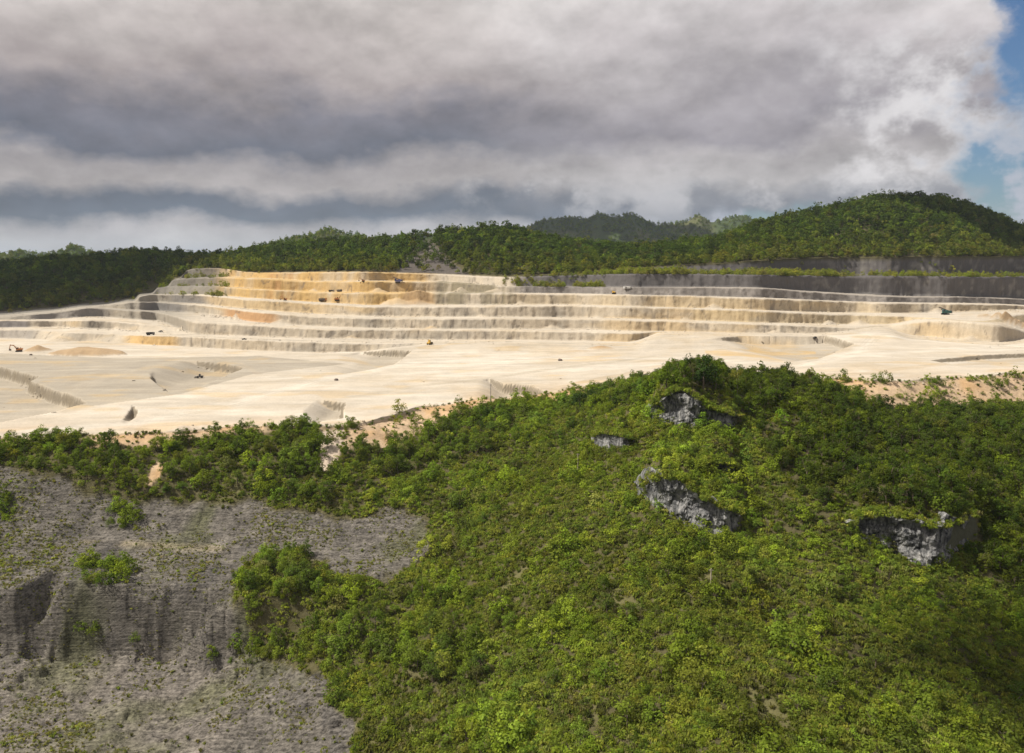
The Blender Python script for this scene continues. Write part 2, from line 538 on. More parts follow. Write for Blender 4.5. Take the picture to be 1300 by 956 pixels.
for s in np.linspace(0, 1, 16)[:-1]:
    d = 34 + s * (100 - 34) + T * 0
    add_row(d, fore_z(d), F0)
for s in np.linspace(0, 1, 330)[:-1]:
    d = 100 + (RIMD - 100) * (0.55 * s * s + 0.45 * s)
    add_row(d, fore_z(d), F0)
toe = KDc[:, 0]
for s in np.linspace(0, 1, 200)[:-1]:
    d = RIMD + (toe - RIMD) * s
    z = RIMZ + (KZc[:, 0] - RIMZ) * (0.25 * s + 0.75 * sstep(s, 0.70, 1.0))
    add_row(d, z, FLOOR)
for b in range(NB):
    d0, d1 = KDc[:, 2 * b], KDc[:, 2 * b + 1]
    z0, z1 = KZc[:, 2 * b], KZc[:, 2 * b + 1]
    n = 7
    for i in range(n):
        s = i / n
        add_row(d0 + (d1 - d0) * s, z0 + (z1 - z0) * s, WALL, b)
    if b < NB - 1:
        e0 = KDc[:, 2 * b + 2]
        n = 5
        for i in range(n):
            s = i / n
            add_row(d1 + (e0 - d1) * s, z1 + (KZc[:, 2 * b + 2] - z1) * s, TREAD, b)
topd, topz = KDc[:, -1], KZc[:, -1]
MDs = np.maximum(MD, topd + 60)
for s in np.linspace(0, 1, 70)[:-1]:
    add_row(topd + (MDs - topd) * s, topz + (MZ - topz) * (0.25 * s + 0.75 * sstep(s, -0.15, 1.1)), BACK)
dipz = np.minimum(MZ, GZ) - 45
for s in np.linspace(0, 1, 30)[:-1]:
    d = MDs + (GD - 420 - MDs) * s
    add_row(d, MZ + (dipz - MZ) * sstep(s, 0.0, 0.55), FARC)
for s in np.linspace(0, 1, 46)[:-1]:
    d = GD - 420 + 420 * s
    add_row(d, dipz + (GZ - dipz) * (0.55 * s + 0.45 * sstep(s, 0, 1)), FARC)
for s in np.linspace(0, 1, 22):
    d = GD + (16000 - GD) * s ** 2.2
    add_row(d, GZ + (-40 - GZ) * sstep(s, 0.0, 0.45), FARC)

D = np.array(rows_d)
Z = np.array(rows_z)
code = np.array(code)
seg_face = np.array(seg_face)
NR = len(D)
X = D * T[None, :]
Y = D.copy()
CODE = np.repeat(code[:, None], NC, 1)
FACE = np.repeat(seg_face[:, None], NC, 1)


def project(x, y, z):
    """photograph column and row of a point"""
    cp, sp = math.cos(PITCH), math.sin(PITCH)
    dz = z - HC
    fwd = y * cp - dz * sp
    up = y * sp + dz * cp
    return CX + FPX * x / fwd, CY - FPX * up / fwd


U, V = project(X, Y, Z)
fore = CODE == F0
floor = CODE == FLOOR
wall = CODE == WALL
tread = CODE == TREAD
back = CODE == BACK
far = CODE == FARC

# ---- cuts and heaps on the quarry floor (outlines as surveyed, on the floor plane)


def ground_xy(u, v, z=0.0):
    d = (HC - z) / drop(v)
    return (bearing(u, v) * d, d)


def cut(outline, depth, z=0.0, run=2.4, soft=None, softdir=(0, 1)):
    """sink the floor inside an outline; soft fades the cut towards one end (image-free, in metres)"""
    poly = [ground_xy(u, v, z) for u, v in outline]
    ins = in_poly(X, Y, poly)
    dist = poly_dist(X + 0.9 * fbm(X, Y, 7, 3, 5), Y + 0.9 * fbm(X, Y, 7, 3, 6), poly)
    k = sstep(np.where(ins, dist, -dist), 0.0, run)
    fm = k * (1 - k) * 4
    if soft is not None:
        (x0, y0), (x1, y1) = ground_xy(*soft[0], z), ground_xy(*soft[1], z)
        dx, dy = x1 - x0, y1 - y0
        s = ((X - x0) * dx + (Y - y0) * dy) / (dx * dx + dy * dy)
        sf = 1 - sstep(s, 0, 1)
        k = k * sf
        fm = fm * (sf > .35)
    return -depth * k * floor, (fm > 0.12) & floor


cuts = [
    # lower left pit
    (dict(outline=[(-200, 462), (0, 465), (50, 477.5), (40, 484), (100, 504.5), (109, 511), (60, 524), (0, 536), (-200, 540)], depth=6.0, soft=((40, 510), (20, 545)))),
    # hollow with the long curved face
    (dict(outline=[(190, 455), (222, 456.5), (250, 457.5), (290, 461.5), (311, 467), (256, 490), (215, 498), (190, 480)], depth=5.4, soft=((252, 468), (196, 468)))),
    # notch in the middle
    (dict(outline=[(440, 449), (456, 446), (500, 448.5), (524, 449.5), (500, 463), (440, 474), (395, 466), (405, 455)], depth=4.6, z=0.5, soft=((495, 456), (415, 456)))),
    # cut by the rim, below the lone pole
    (dict(outline=[(530, 498), (600, 483), (622, 479), (640, 486.5), (676, 488.5), (700, 505), (600, 514), (530, 514)], depth=5.0, z=1.5, soft=((645, 490), (604, 490)))),
    # golden step on the right
    (dict(outline=[(1026, 427.5), (1086, 440.5), (1042, 458), (980, 462), (890, 456), (890, 436), (980, 430)], depth=5.2, z=6.0, soft=((1020, 445), (925, 447)))),
    # corner block above the path
    (dict(outline=[(403, 507), (420, 509.5), (439, 511), (436, 530), (395, 536), (380, 522)], depth=4.0, z=0.2, soft=((424, 514), (392, 514)))),
    (dict(outline=[(168, 513), (176, 521), (170, 538), (150, 540)], depth=3.0, soft=((170, 520), (155, 540)))),
    # low bank at the right rim
    (dict(outline=[(1180, 462), (1240, 456), (1330, 452), (1330, 470), (1240, 474)], depth=2.4, z=6.0, soft=((1260, 458), (1240, 480)))),
]
cutface = np.zeros_like(floor)
dz_floor = np.zeros_like(Z)
for c in cuts:
    dz, fm = cut(**c)
    dz_floor = np.minimum(dz_floor, dz)
    cutface |= fm


def heap(u, v, z, rx, ry, h, sharp=1.0):
    x0, y0 = ground_xy(u, v, z)
    r = np.hypot((X - x0) / rx, (Y - y0) / ry) + 0.12 * fbm(X, Y, 6, 3, 9)
    return h * np.clip(1 - r, 0, 1) ** sharp * (floor | tread | wall)


heap_f = heap(48, 446, 0, 9, 8, 4.2) + heap(112, 450, 0, 25, 11, 5.5, .6) + heap(762, 443, 4, 9, 6, 2.2) + heap(735, 445, 4, 14, 4, .9)
heap_f += heap(1284, 404, 18, 24, 16, 5.0, .8) + heap(528, 357.5, 43, 16, 9, 4.0) + heap(1296, 420, 8, 6, 5, 1.6)
dz_floor = dz_floor + heap_f
Z += dz_floor

# fans of scree and dumped spoil against the faces
scree_m = np.zeros_like(Z)
for (u, b, r, h) in ((508, 5, 17, 8.5), (523, 5, 9, 5.5), (1092, 4, 9, 5), (1052, 4, 7, 4), (700, 3, 8, 3.5), (612, 4, 6, 3), (357, 3, 10, 5), (300, 3, 11, 5),
                     (905, 5, 8, 5), (660, 5, 6, 3), (445, 2, 6, 3), (760, 4, 7, 3), (230, 2, 8, 4), (150, 1, 9, 4), (75, 0, 12, 4), (985, 3, 7, 3), (870, 4, 5, 3),
                     (585, 6, 10, 6), (630, 6, 12, 5), (480, 6, 9, 5), (1190, 5, 8, 4), (1235, 3, 7, 4), (400, 6, 6, 4), (548, 3, 6, 3)):
    c = int(np.argmin(np.abs(T - bearing(u, 400))))
    x0, y0 = T[c] * KDc[c, 2 * b], KDc[c, 2 * b] + .8
    q = np.hypot((X - x0) / r, (Y - y0) / (r * .8)) + .34 * fbm(X, Y, 7, 4, 170)
    cone = KZc[c, 2 * b] + .72 * h * np.clip(1 - q, 0, 1) ** 1.2
    m = (floor | tread | wall) & (q < 1) & (cone > Z)
    scree_m = np.maximum(scree_m, np.where(m, np.clip((cone - Z) / .6, 0, 1), 0))
    Z = np.where(m, cone, Z)

# ---- relief
inner = np.exp(-((np.abs(T)[None, :]) / 1.2) ** 4)
n_big = fbm(X, Y, 38, 4, 21)
n_mid = fbm(X, Y, 9, 4, 22)
n_fine = fbm(X, Y, 2.2, 3, 23)
rim_fade = sstep(RIMD[None, :] - Y, 0, 18)
Z += fore * (n_big * (2.6 + 2.4 * sstep(X, 20, 70)) + n_mid * 1.35 + n_fine * 0.2) * (0.2 + 0.8 * rim_fade)
rimbank = fore & (RIMD[None, :] - Y < 46)
fl_fade = sstep(Y - RIMD[None, :], 0, 10)
Z += floor * (fbm(X, Y, 45, 3, 24) * 0.7 + fbm(X, Y, 7, 3, 25) * 0.14) * fl_fade
# bund and hummocks along the rim
near_rim = np.exp(-((Y - RIMD[None, :] - 3) / 6.0) ** 2)
Z += (floor | fore) * near_rim * (0.5 + 1.3 * fbm(X, Y, 10, 3, 26))
Z += tread * 0.25 * fbm(X, Y, 4, 3, 27)
Y = Y + wall * (0.55 * fbm(X * 1.0, Z * 1.3, 3.0, 4, 28) + 0.35 * fbm(X * 1.0, Z * 0.15, 1.8, 2, 29)) * (HHc[:, np.clip(seg_face, 0, 8)].T > 1.0)
upland = back * sstep(Y - topd[None, :], 0, 40)
Z += upland * (fbm(X, Y, 110, 4, 30) * 6)
Z += far * (fbm(X, Y, 220, 5, 31) * 16 * sstep(np.abs(Y - GD[None, :]), 0, 200) + fbm(X, Y, 90, 4, 32) * 5 * sstep(Y - MDs[None, :], 0, 200))

OUTCROPS = [
    ('dark limestone cliff hollow just under the knoll top trees',
     [(826, 521, 530), (840, 505, 533), (862, 496, 537), (880, 502, 540), (898, 520, 541), (925, 527, 541), (945, 531, 537)], 5, 5),
    ('grey limestone cliff with shaded overhang in the middle of the green slope',
     [(810, 622, 628), (822, 610, 640), (845, 606, 650), (868, 612, 664), (890, 632, 672), (920, 645, 676), (945, 652, 674)], 6, 6),
    ('pale streaked limestone cliff low on the right of the slope',
     [(1078, 668, 676), (1092, 656, 684), (1120, 653, 694), (1150, 656, 708), (1172, 668, 716), (1196, 668, 716), (1210, 664, 700), (1243, 652, 686)], 6, 7),
    ('small dark rock ledge at the left flank of the knoll',
     [(752, 556, 562), (768, 550, 566), (785, 553, 566), (802, 558, 564)], 3, 8),
    ('small dark rock ledge above the middle limestone cliff',
     [(884, 590, 597), (900, 586, 600), (920, 589, 601), (936, 594, 600)], 3, 9),
]
def ground_at(x, y):
    t = x / y
    c = int(np.argmin(np.abs(T - t)))
    return float(np.interp(y, Y[:, c], Z[:, c]))


def spot(u, v):
    """where the line of sight of a photograph pixel meets the terrain"""
    c = int(np.argmin(np.abs(T - bearing(u, v))))
    vv = np.minimum.accumulate(V[:, c])
    i = int(np.argmax(vv <= v))
    i = max(i, 1)
    a, b = V[i - 1, c], V[i, c]
    f = 0.0 if a == b else min(max((a - v) / (a - b), 0), 1)
    y = Y[i - 1, c] * (1 - f) + Y[i, c] * f
    z = Z[i - 1, c] * (1 - f) + Z[i, c] * f
    return Vector((bearing(u, v) * y, y, z))



def cliff_line(pts, nu=90):
    """foot and crest of a cliff from (column, crest row, foot row) readings"""
    us = np.array([p[0] for p in pts], float)
    uu = np.linspace(us[0], us[-1], nu)
    top = np.interp(uu, us, [p[1] - 3 for p in pts])
    bot = np.interp(uu, us, [p[2] + 3 for p in pts])
    fy = np.array([spot(a, b + 2).y for a, b in zip(uu, bot)])
    k = np.ones(15) / 15
    fy = np.convolve(np.pad(fy, 7, mode='edge'), k, 'valid')
    fx = np.array([bearing(a, b) for a, b in zip(uu, bot)]) * fy
    fz = HC - fy * np.array([drop(b) for b in bot])
    tz = HC - (fy + 2.0) * np.array([drop(b) for b in top])
    return uu, fx, fy, fz, tz


U, V = project(X, Y, Z)
# the ground stands as a shelf behind each limestone cliff
CLIFFS = [cliff_line(o[1]) for o in OUTCROPS]
cliff_line_cache = {id(o[1]): c for o, c in zip(OUTCROPS, CLIFFS)}
foot_mask = np.zeros_like(Z)
for (uu, fx, fy, fz, tz) in CLIFFS:
    tt = fx / fy
    o_ = np.argsort(tt)
    fyc = np.interp(T, tt[o_], fy[o_])
    tzc = np.interp(T, tt[o_], tz[o_])
    ok = ((T > tt.min()) & (T < tt.max()))[None, :]
    e = np.minimum(T - tt.min(), tt.max() - T) / 0.012
    e = np.clip(e, 0, 1)[None, :]
    back_d = Y - fyc[None, :]
    shelf = tzc[None, :] + 3.4 * sstep(back_d, 3, 13) - 0.33 * np.maximum(back_d - 13, 0) + 0.5 * n_mid
    on = fore & ok & (back_d > 3.0)
    lift = np.where(on, np.maximum(shelf - Z, 0), 0) * e
    Z += lift
    foot_mask = np.maximum(foot_mask, np.where(fore & ok & (np.abs(back_d) < 3.2), 1, 0))

# ---- the worked-out grey faces on the left: gullies and ledges
GREY = [(-260, 588), (0, 592), (50, 597), (95, 620), (175, 630), (260, 638), (400, 642), (425, 655), (470, 648), (548, 660), (550, 705),
        (505, 742), (440, 735), (395, 704), (330, 704), (303, 728), (318, 790), (335, 830), (425, 862), (455, 980), (-260, 980)]
U, V = project(X, Y, Z)
gu = U + 26 * fbm(X, Y, 11, 4, 33, .6)
gv = V + 20 * fbm(X, Y, 8, 4, 34, .6)
grey = in_poly(gu, gv, GREY) & fore
gd = poly_dist(gu, gv, GREY)
greyw = np.where(grey, sstep(gd, 0, 8), 0) * fore
gx = np.gradient(Z, axis=0) / np.maximum(np.gradient(Y, axis=0), 0.05)
steep = sstep(np.abs(gx), 0.28, 0.6) * greyw
wx = X + 2.5 * fbm(X, Y, 14, 3, 3)
gully = np.abs(fbm(wx, Z * 0.25 + Y * 0.1, 5.0, 4, 35))
flute = np.abs(fbm(wx + 0.8 * Z, Z * 0.35, 1.9, 3, 38))
ledge = fbm(wx * 0.10, Z + 0.10 * X + 0.8 * fbm(X, Y, 6, 3, 39), 1.5, 4, 37)
lump = fbm(X, Y, 5.0, 5, 36, 0.6)
slope_up = greyw * (1 - steep)
U, V = project(X, Y, Z)
steep_low = steep * sstep(V, 722, 742)
steep_up = steep - steep_low
Z += steep_up * (0.6 * ledge + 0.5 * lump - .5 * (1 - sstep(gully, 0, .4)))
Z += steep_low * (-1.8 * (1 - sstep(gully, 0, .5)) - .5 * (1 - sstep(flute, 0, .5)) + 1.5 * lump + 1.0 * ledge)
Z += slope_up * (0.75 * ledge + 0.8 * lump + 0.35 * fbm(X * 0.5, Y, 1.6, 3, 44))
# dark cleft below the ledge
for (cu, cv, rr, dep) in ((52, 748, 5.0, 5.5), (62, 738, 4.0, 3.0), (212, 806, 2.6, 2.2), (288, 790, 3.5, 2.0)):
    j = np.argmin(np.where(fore, np.hypot(U - cu, V - cv), 1e9))
    r, c = divmod(j, NC)
    Z -= fore * dep * np.clip(1 - np.hypot((X - X[r, c]) / rr, (Y - Y[r, c]) / (rr * 1.7)), 0, 1) ** 0.8

U, V = project(X, Y, Z)

# ------------------------------------------------------------------ mineral colours (albedo)
def c3(*c):
    return np.array(c, float)


CREAM = c3(.465, .405, .32)
PALE = c3(.53, .475, .39)
SAND = c3(.42, .325, .205)
TANW = c3(.43, .365, .275)
GREYW = c3(.37, .32, .25)
OCHRE = c3(.47, .31, .12)
RUST = c3(.42, .24, .11)
DARKR = c3(.118, .108, .102)
MIDG = c3(.19, .17, .15)
OLDG = c3(.124, .111, .093)
SOIL = c3(.085, .075, .035)
SPOIL = c3(.46, .335, .215)
ALB = np.zeros((NR, NC, 3)) + SOIL


def blend(mask, col):
    global ALB
    m = np.clip(mask, 0, 1)[..., None]
    ALB = ALB * (1 - m) + np.asarray(col) * m


nA = fbm(X, Y, 60, 4, 50)
nB = fbm(X, Y, 16, 4, 51)
nS = fbm(X * 0.35, Y, 14, 4, 52)
blend(floor, CREAM)
blend(floor * sstep(nS, 0.0, 0.5) * 0.8, PALE)
blend(floor * sstep(nA + 0.5 * nB, 0.15, 0.7) * 0.45, SAND)
# greyer, trafficked ground in the lower workings
lowg = in_poly(U, V, [(-200, 440), (150, 455), (330, 452), (440, 462), (320, 475), (230, 500), (120, 515), (-200, 530)])
blend(floor * lowg * 0.85, c3(.315, .275, .215))
blend(floor * sstep(-dz_floor, 1.5, 3.5) * .7, c3(.33, .285, .22))

blend(floor * in_poly(U, V, [(890, 434), (1030, 436), (1042, 462), (900, 458)]) * sstep(nB, -.3, .5) * .6, OCHRE)
# rim: pinkish spoil
blend(floor * np.exp(-((Y - RIMD[None, :]) / 22.0) ** 2) * 0.6 * sstep(nB + 0.3 * nA, -0.4, 0.5), SPOIL)
ROADS = [([(-100, 556), (60, 540), (170, 530), (300, 505), (400, 480), (540, 455), (700, 446), (860, 452), (1000, 462), (1140, 452), (1310, 440)], 6.0, PALE, .8),
         ([(-100, 540), (30, 515), (120, 478), (230, 452), (400, 455), (560, 441), (760, 437), (900, 430), (1010, 440)], 5.0, c3(.40, .345, .265), .5),
         ([(330, 470), (318, 464), (300, 456), (240, 450), (150, 452), (60, 456)], 2.2, c3(.37, .315, .24), .6),
         ([(1000, 470), (1090, 450), (1110, 436), (1080, 428), (1120, 420), (1180, 436), (1310, 446)], 5.0, PALE, .8),
         ([(600, 520), (650, 506), (720, 480), (800, 466), (900, 470), (1000, 478), (1100, 478), (1310, 455)], 4.0, c3(.42, .33, .22), .55),
         ([(440, 500), (520, 486), (600, 470), (720, 458), (830, 448)], 3.0, c3(.40, .35, .27), .5)]
for pl, wd, colr, amt in ROADS:
    pw_ = [ground_xy(u, v, 2.0 if u < 600 else 6.0) for u, v in pl]
    dd = poly_dist(X + 2.5 * fbm(X, Y, 20, 3, 150), Y + 2.5 * fbm(X, Y, 20, 3, 151), pw_, False)
    blend(floor * (1 - sstep(dd, wd * .5, wd * 1.3)) * amt, colr)
    for off in (.35, .75):
        blend(floor * np.exp(-((dd - wd * off) / .7) ** 2) * .35 * sstep(fbm(X, Y, 12, 3, 152), -.3, .3), c3(.33, .28, .21))
blend(floor * sstep(fbm(X * .5, Y, 9, 4, 153), .18, .5) * .35, c3(.40, .33, .235))
blend(floor * sstep(fbm(X, Y * 1.6, 26, 3, 154), .25, .5) * .3, OCHRE)
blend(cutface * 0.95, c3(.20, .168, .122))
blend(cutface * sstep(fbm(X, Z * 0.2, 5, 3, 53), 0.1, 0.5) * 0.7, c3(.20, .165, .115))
blend(tread, CREAM)
blend(tread * sstep(nB, 0, .6) * .5, SAND)

bench_mid = wall
vert = fbm(X, Z * 0.12, 6.0, 4, 54)
blob = fbm(X, Z * 3.0, 40, 3, 55)
blend(wall, TANW)
blend(wall * sstep(vert, 0.0, 0.4) * 0.8, GREYW)
patch = fbm(X, Z * 1.5 + FACE * 37.0, 34, 3, 155)
blend(wall * sstep(patch, .12, .35) * .5, c3(.27, .24, .195))
blend(wall * sstep(-patch, .22, .4) * .5, c3(.42, .345, .245))
blend(wall * sstep(fbm(X, Z * .4 + FACE * 11., 3.5, 3, 156), .3, .55) * .45, c3(.19, .165, .135))
blend(wall * sstep(blob, 0.05, 0.5) * 0.7, c3(.46, .34, .19))


def urange(a, b, s=25.0):
    return sstep(U, a - s, a + s) * (1 - sstep(U, b - s, b + s))


up = (wall | tread)
# ochre overburden on the upper left benches
blend(up * (FACE >= 5) * urange(265, 548, 14) * sstep(nB + .4 * vert, -.9, .3) * .9, OCHRE)
blend(wall * (FACE == 4) * urange(300, 420) * .6, c3(.50, .37, .2))
blend(wall * (FACE == 3) * urange(285, 352, 10) * .85, RUST)
blend(wall * (FACE == 0) * urange(160, 225, 10) * .8, c3(.48, .31, .12))
blend(wall * (FACE >= 5) * urange(340, 372, 10) * sstep(vert, -.1, .3) * .6, RUST)
# golden band to the right
blend(wall * (FACE == 5) * (U > 600) * sstep(nB, -.6, .3) * .55, c3(.45, .355, .22))
blend(wall * (FACE == 4) * (U > 880) * .5, c3(.44, .34, .19))
# grey weathered faces
blend(up * (FACE >= 2) * (1 - sstep(U, 215, 262)) * .75, c3(.25, .225, .185))
blend(up * (FACE >= 5) * (1 - sstep(U, 268, 292)) * .85, c3(.17, .155, .13))
blend(wall * (FACE == 3) * urange(180, 235, 10) * .8, c3(.16, .15, .14))
blend(wall * (FACE == 4) * urange(215, 262, 8) * .8, c3(.16, .15, .14))
blend(wall * (FACE == 0) * (1 - sstep(U, 30, 60)) * .6, c3(.27, .25, .23))
blend(wall * (FACE == 1) * (1 - sstep(U, 30, 45)) * .8, c3(.15, .14, .14))
blend(wall * (FACE == 2) * urange(40, 140, 12) * .7, c3(.22, .20, .18))
blend(up * (FACE >= 5) * (FACE < 7) * urange(555, 650, 8) * sstep(nB + vert, -.6, .2) * .85, c3(.20, .17, .11))
blend(up * (FACE >= 6) * sstep(U, 640, 668), MIDG)
blend(up * (FACE >= 7) * sstep(U, 660, 700), DARKR)
blend(wall * (FACE == 6) * sstep(U, 640, 668) * sstep(fbm(X, Z, 4, 3, 58), .05, .4) * .7, c3(.30, .27, .24))
blend(tread * (FACE == 6) * sstep(U, 820, 900) * .8, c3(.34, .30, .25))
blend(wall * (FACE >= 7) * sstep(U, 1000, 1050) * sstep(fbm(X, Z, 6, 4, 59), .15, .5) * .6, c3(.24, .22, .19))
# dark cracks and seeps
crack = np.abs(fbm(X, Z * 0.25, 14.0, 4, 56))
blend(wall * (1 - sstep(crack, 0.0, 0.035)) * 0.65, c3(.13, .11, .09))
blend((floor | tread | wall) * np.clip(heap_f / 1.2, 0, 1) * 0.85, c3(.35, .235, .125))
blend(scree_m * .7, c3(.38, .315, .23))
blend(scree_m * urange(440, 560) * .6, c3(.44, .31, .16))
# scree under the woods, burnt-looking bank
blend(back, SOIL)
blend(back * in_poly(U, V, [(520, 312), (545, 303), (570, 330), (600, 352), (500, 352)]) * .8, c3(.10, .085, .08))
blend(far, c3(.05, .07, .025))
blend(far * sstep(fbm(X, Y, 150, 3, 57), -.1, .5) * (Y > 1500), c3(.10, .105, .045))
# grey slopes
stripe = fbm(X * 0.14, Z + 0.05 * X, 1.1, 4, 60)
blend(greyw, OLDG)
blend(greyw * sstep(stripe, -0.1, 0.6) * 0.5, c3(.165, .148, .128))
blend(greyw * sstep(-stripe, 0.1, 0.6) * 0.5, c3(.07, .065, .062))
blend(greyw * sstep(V, 812, 850) * (1 - sstep(U, 230, 360)) * .7 * sstep(nB, -.6, .4), c3(.205, .178, .15))
blend(greyw * np.exp(-((V - (690 + (U - 160) * 0.06)) / 4.5) ** 2) * sstep(U, 40, 90) * (1 - sstep(U, 300, 340)) * .75 * sstep(nB + .5 * fbm(X, Y, 4, 3, 64), -.25, .25), c3(.27, .225, .15))
blend(greyw * sstep(nB + nA * .6, 0.0, 0.5) * .6, c3(.085, .09, .036))
blend(fore * (1 - greyw) * sstep(-(fbm(X, Y, 34, 4, 80) * .6 + fbm(X, Y, 11, 4, 81) * .8), .30, .60) * .8, c3(.13, .12, .05))
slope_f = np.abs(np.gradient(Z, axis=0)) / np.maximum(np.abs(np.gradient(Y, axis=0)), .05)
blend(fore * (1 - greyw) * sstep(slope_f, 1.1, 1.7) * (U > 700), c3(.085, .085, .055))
# spoil slides below the rim
SLIDES = [[(440, 548), (470, 525), (560, 516), (545, 548), (520, 560), (490, 576), (470, 572)],
          [(408, 548), (440, 542), (432, 585), (418, 604), (406, 596)],
          [(1060, 486), (1180, 480), (1250, 474), (1310, 468), (1310, 512), (1260, 512), (1225, 522), (1180, 520), (1110, 518)],
          [(690, 500), (720, 494), (770, 492), (760, 505), (700, 512)],
          [(860, 470), (700, 505), (600, 514), (600, 508), (700, 495)],
          [(190, 590), (215, 575), (205, 612), (180, 625)]]
slide = np.zeros_like(Z)
su, sv = U + 7 * fbm(X, Y, 7, 3, 61), V + 7 * fbm(X, Y, 6, 3, 62)
for p in SLIDES:
    m = in_poly(su, sv, p)
    slide = np.maximum(slide, m * sstep(poly_dist(su, sv, p), 0, 4))
slide = slide * fore
swid = np.interp(U, [0, 420, 440, 600, 640, 720, 980, 1030, 1100, 1300], [10, 10, 24, 24, 9, 9, 12, 24, 27, 27])
strip = fore * sstep(swid - (RIMD[None, :] - Y), 0, 6)
slide = np.maximum(slide, strip * sstep(nB + .35 * fbm(X, Y, 5, 3, 63), -.45, .1))
blend(slide, SPOIL)
blend(slide * sstep(nB, -.1, .4) * .75, c3(.44, .27, .125))
blend(slide * in_poly(U, V, SLIDES[1]) * .7, c3(.50, .42, .34))

# ------------------------------------------------------------------ rock outcrops on the knoll: real cliffs cut into the slope
# (each outcrop is a thing of its own, see below)

# ------------------------------------------------------------------ materials
MATS = {}


def principled(name, rough=0.9, spec=0.2):
    m = bpy.data.materials.new(name)
    m.use_nodes = True
    t = NT(m.node_tree)
    b = t.n['Principled BSDF']
    b.inputs['Roughness'].default_value = rough
    b.inputs['Specular IOR Level'].default_value = spec
    MATS[name] = m
    return m, t, b


def ground_material(name, bump, fine, streak=0.0):
    m, t, b = principled(name, 0.95, 0.1)
    at = t.node('ShaderNodeAttribute', attribute_name='albedo')
    geo = t.node('ShaderNodeNewGeometry')
    pos = geo.outputs['Position']
    n1 = t.noise(pos, 0.9, 6, 0.65)
    n2 = t.noise(pos, 0.12, 5, 0.6)
    g = t.math('ADD', t.math('MULTIPLY', t.math('SUBTRACT', n1, 0.5), fine), t.math('MULTIPLY', t.math('SUBTRACT', n2, 0.5), fine * 0.8))
    hgt = n1
    if streak:
        sp = t.vmath('MULTIPLY', pos, (1.0, 1.0, 0.10))
        n3 = t.noise(sp, 0.55, 5, 0.65)
        nz = t.node('ShaderNodeSeparateXYZ')
        t.l.new(geo.outputs['True Normal'], nz.inputs[0])
        wallf = t.sstep(nz.outputs[2], 0.85, 0.45)
        g = t.math('ADD', g, t.math('MULTIPLY', t.math('MULTIPLY', t.math('SUBTRACT', n3, 0.5), wallf), streak))
        # wheel tracks: faint sweeping bands on the flat floor
        wv = t.node('ShaderNodeTexNoise')
        t.put(wv.inputs['Vector'], t.vmath('MULTIPLY', pos, (0.012, 0.07, 0.0)))
        wv.inputs['Scale'].default_value = 1.0
        wv.inputs['Detail'].default_value = 6
        wv.inputs['Distortion'].default_value = 1.6
        flat = t.math('SUBTRACT', 1.0, wallf)
        g = t.math('ADD', g, t.math('MULTIPLY', t.math('MULTIPLY', t.math('SUBTRACT', wv.outputs[0], 0.5), flat), 0.6))
        hgt = t.math('ADD', n1, t.math('MULTIPLY', n3, wallf))
    gain = t.math('MAXIMUM', t.math('ADD', 1.0, g), 0.3)
    col = t.mix(1.0, at.outputs['Color'], t.comb(gain, gain, gain), 'MULTIPLY')
    t.l.new(col, b.inputs['Base Color'])
    bp = t.node('ShaderNodeBump')
    bp.inputs['Strength'].default_value = 0.8
    bp.inputs['Distance'].default_value = bump
    t.l.new(hgt, bp.inputs['Height'])
    t.l.new(bp.outputs[0], b.inputs['Normal'])
    return m


M_QUARRY = ground_material('quarry_stone', 0.35, 0.42, 0.55)
M_SLOPE = ground_material('hillside_soil', 0.5, 0.7)


def old_rock():
    m, t, b = principled('old_quarry_rock', 0.95, 0.1)
    at = t.node('ShaderNodeAttribute', attribute_name='albedo')
    pos = t.node('ShaderNodeNewGeometry').outputs['Position']
    wob = t.vmath('MULTIPLY', t.vmath('SUBTRACT', t.node('ShaderNodeTexNoise').outputs[1], (.5, .5, .5)), (0, 0, 0))
    s1 = t.noise(t.vmath('ADD', t.vmath('MULTIPLY', pos, (.11, .85, 2.2)), wob), 1.1, 6, .68, .35)
    rot = t.node('ShaderNodeVectorRotate', rotation_type='Y_AXIS')
    t.put(rot.inputs['Vector'], pos)
    rot.inputs['Angle'].default_value = .55
    s2 = t.noise(t.vmath('MULTIPLY', rot.outputs[0], (.16, .9, 1.8)), 1.5, 6, .7, .3)
    n1 = t.noise(pos, 1.4, 6, .7)
    n2 = t.noise(pos, .16, 5, .6)
    h = t.math('ADD', t.math('MULTIPLY', s1, .5), t.math('ADD', t.math('MULTIPLY', s2, .35), t.math('MULTIPLY', n1, .35)))
    g = t.sstep(h, .44, .80, .28, 2.0)
    g = t.math('MULTIPLY', g, t.math('ADD', .7, t.math('MULTIPLY', n2, .6)))
    col = t.mix(1.0, at.outputs['Color'], t.comb(g, g, g), 'MULTIPLY')
    col = t.mix(t.math('MULTIPLY', t.sstep(n1, .60, .72), .55), col, (.26, .24, .21))
    t.l.new(col, b.inputs['Base Color'])
    bp = t.node('ShaderNodeBump')
    bp.inputs['Strength'].default_value = 1.0
    bp.inputs['Distance'].default_value = .9
    t.l.new(h, bp.inputs['Height'])
    t.l.new(bp.outputs[0], b.inputs['Normal'])
    return m


M_OLD = old_rock()
M_HILL = ground_material('forest_floor', 0.6, 0.6)
M_FAR = ground_material('far_hill_ground', 1.5, 0.6)


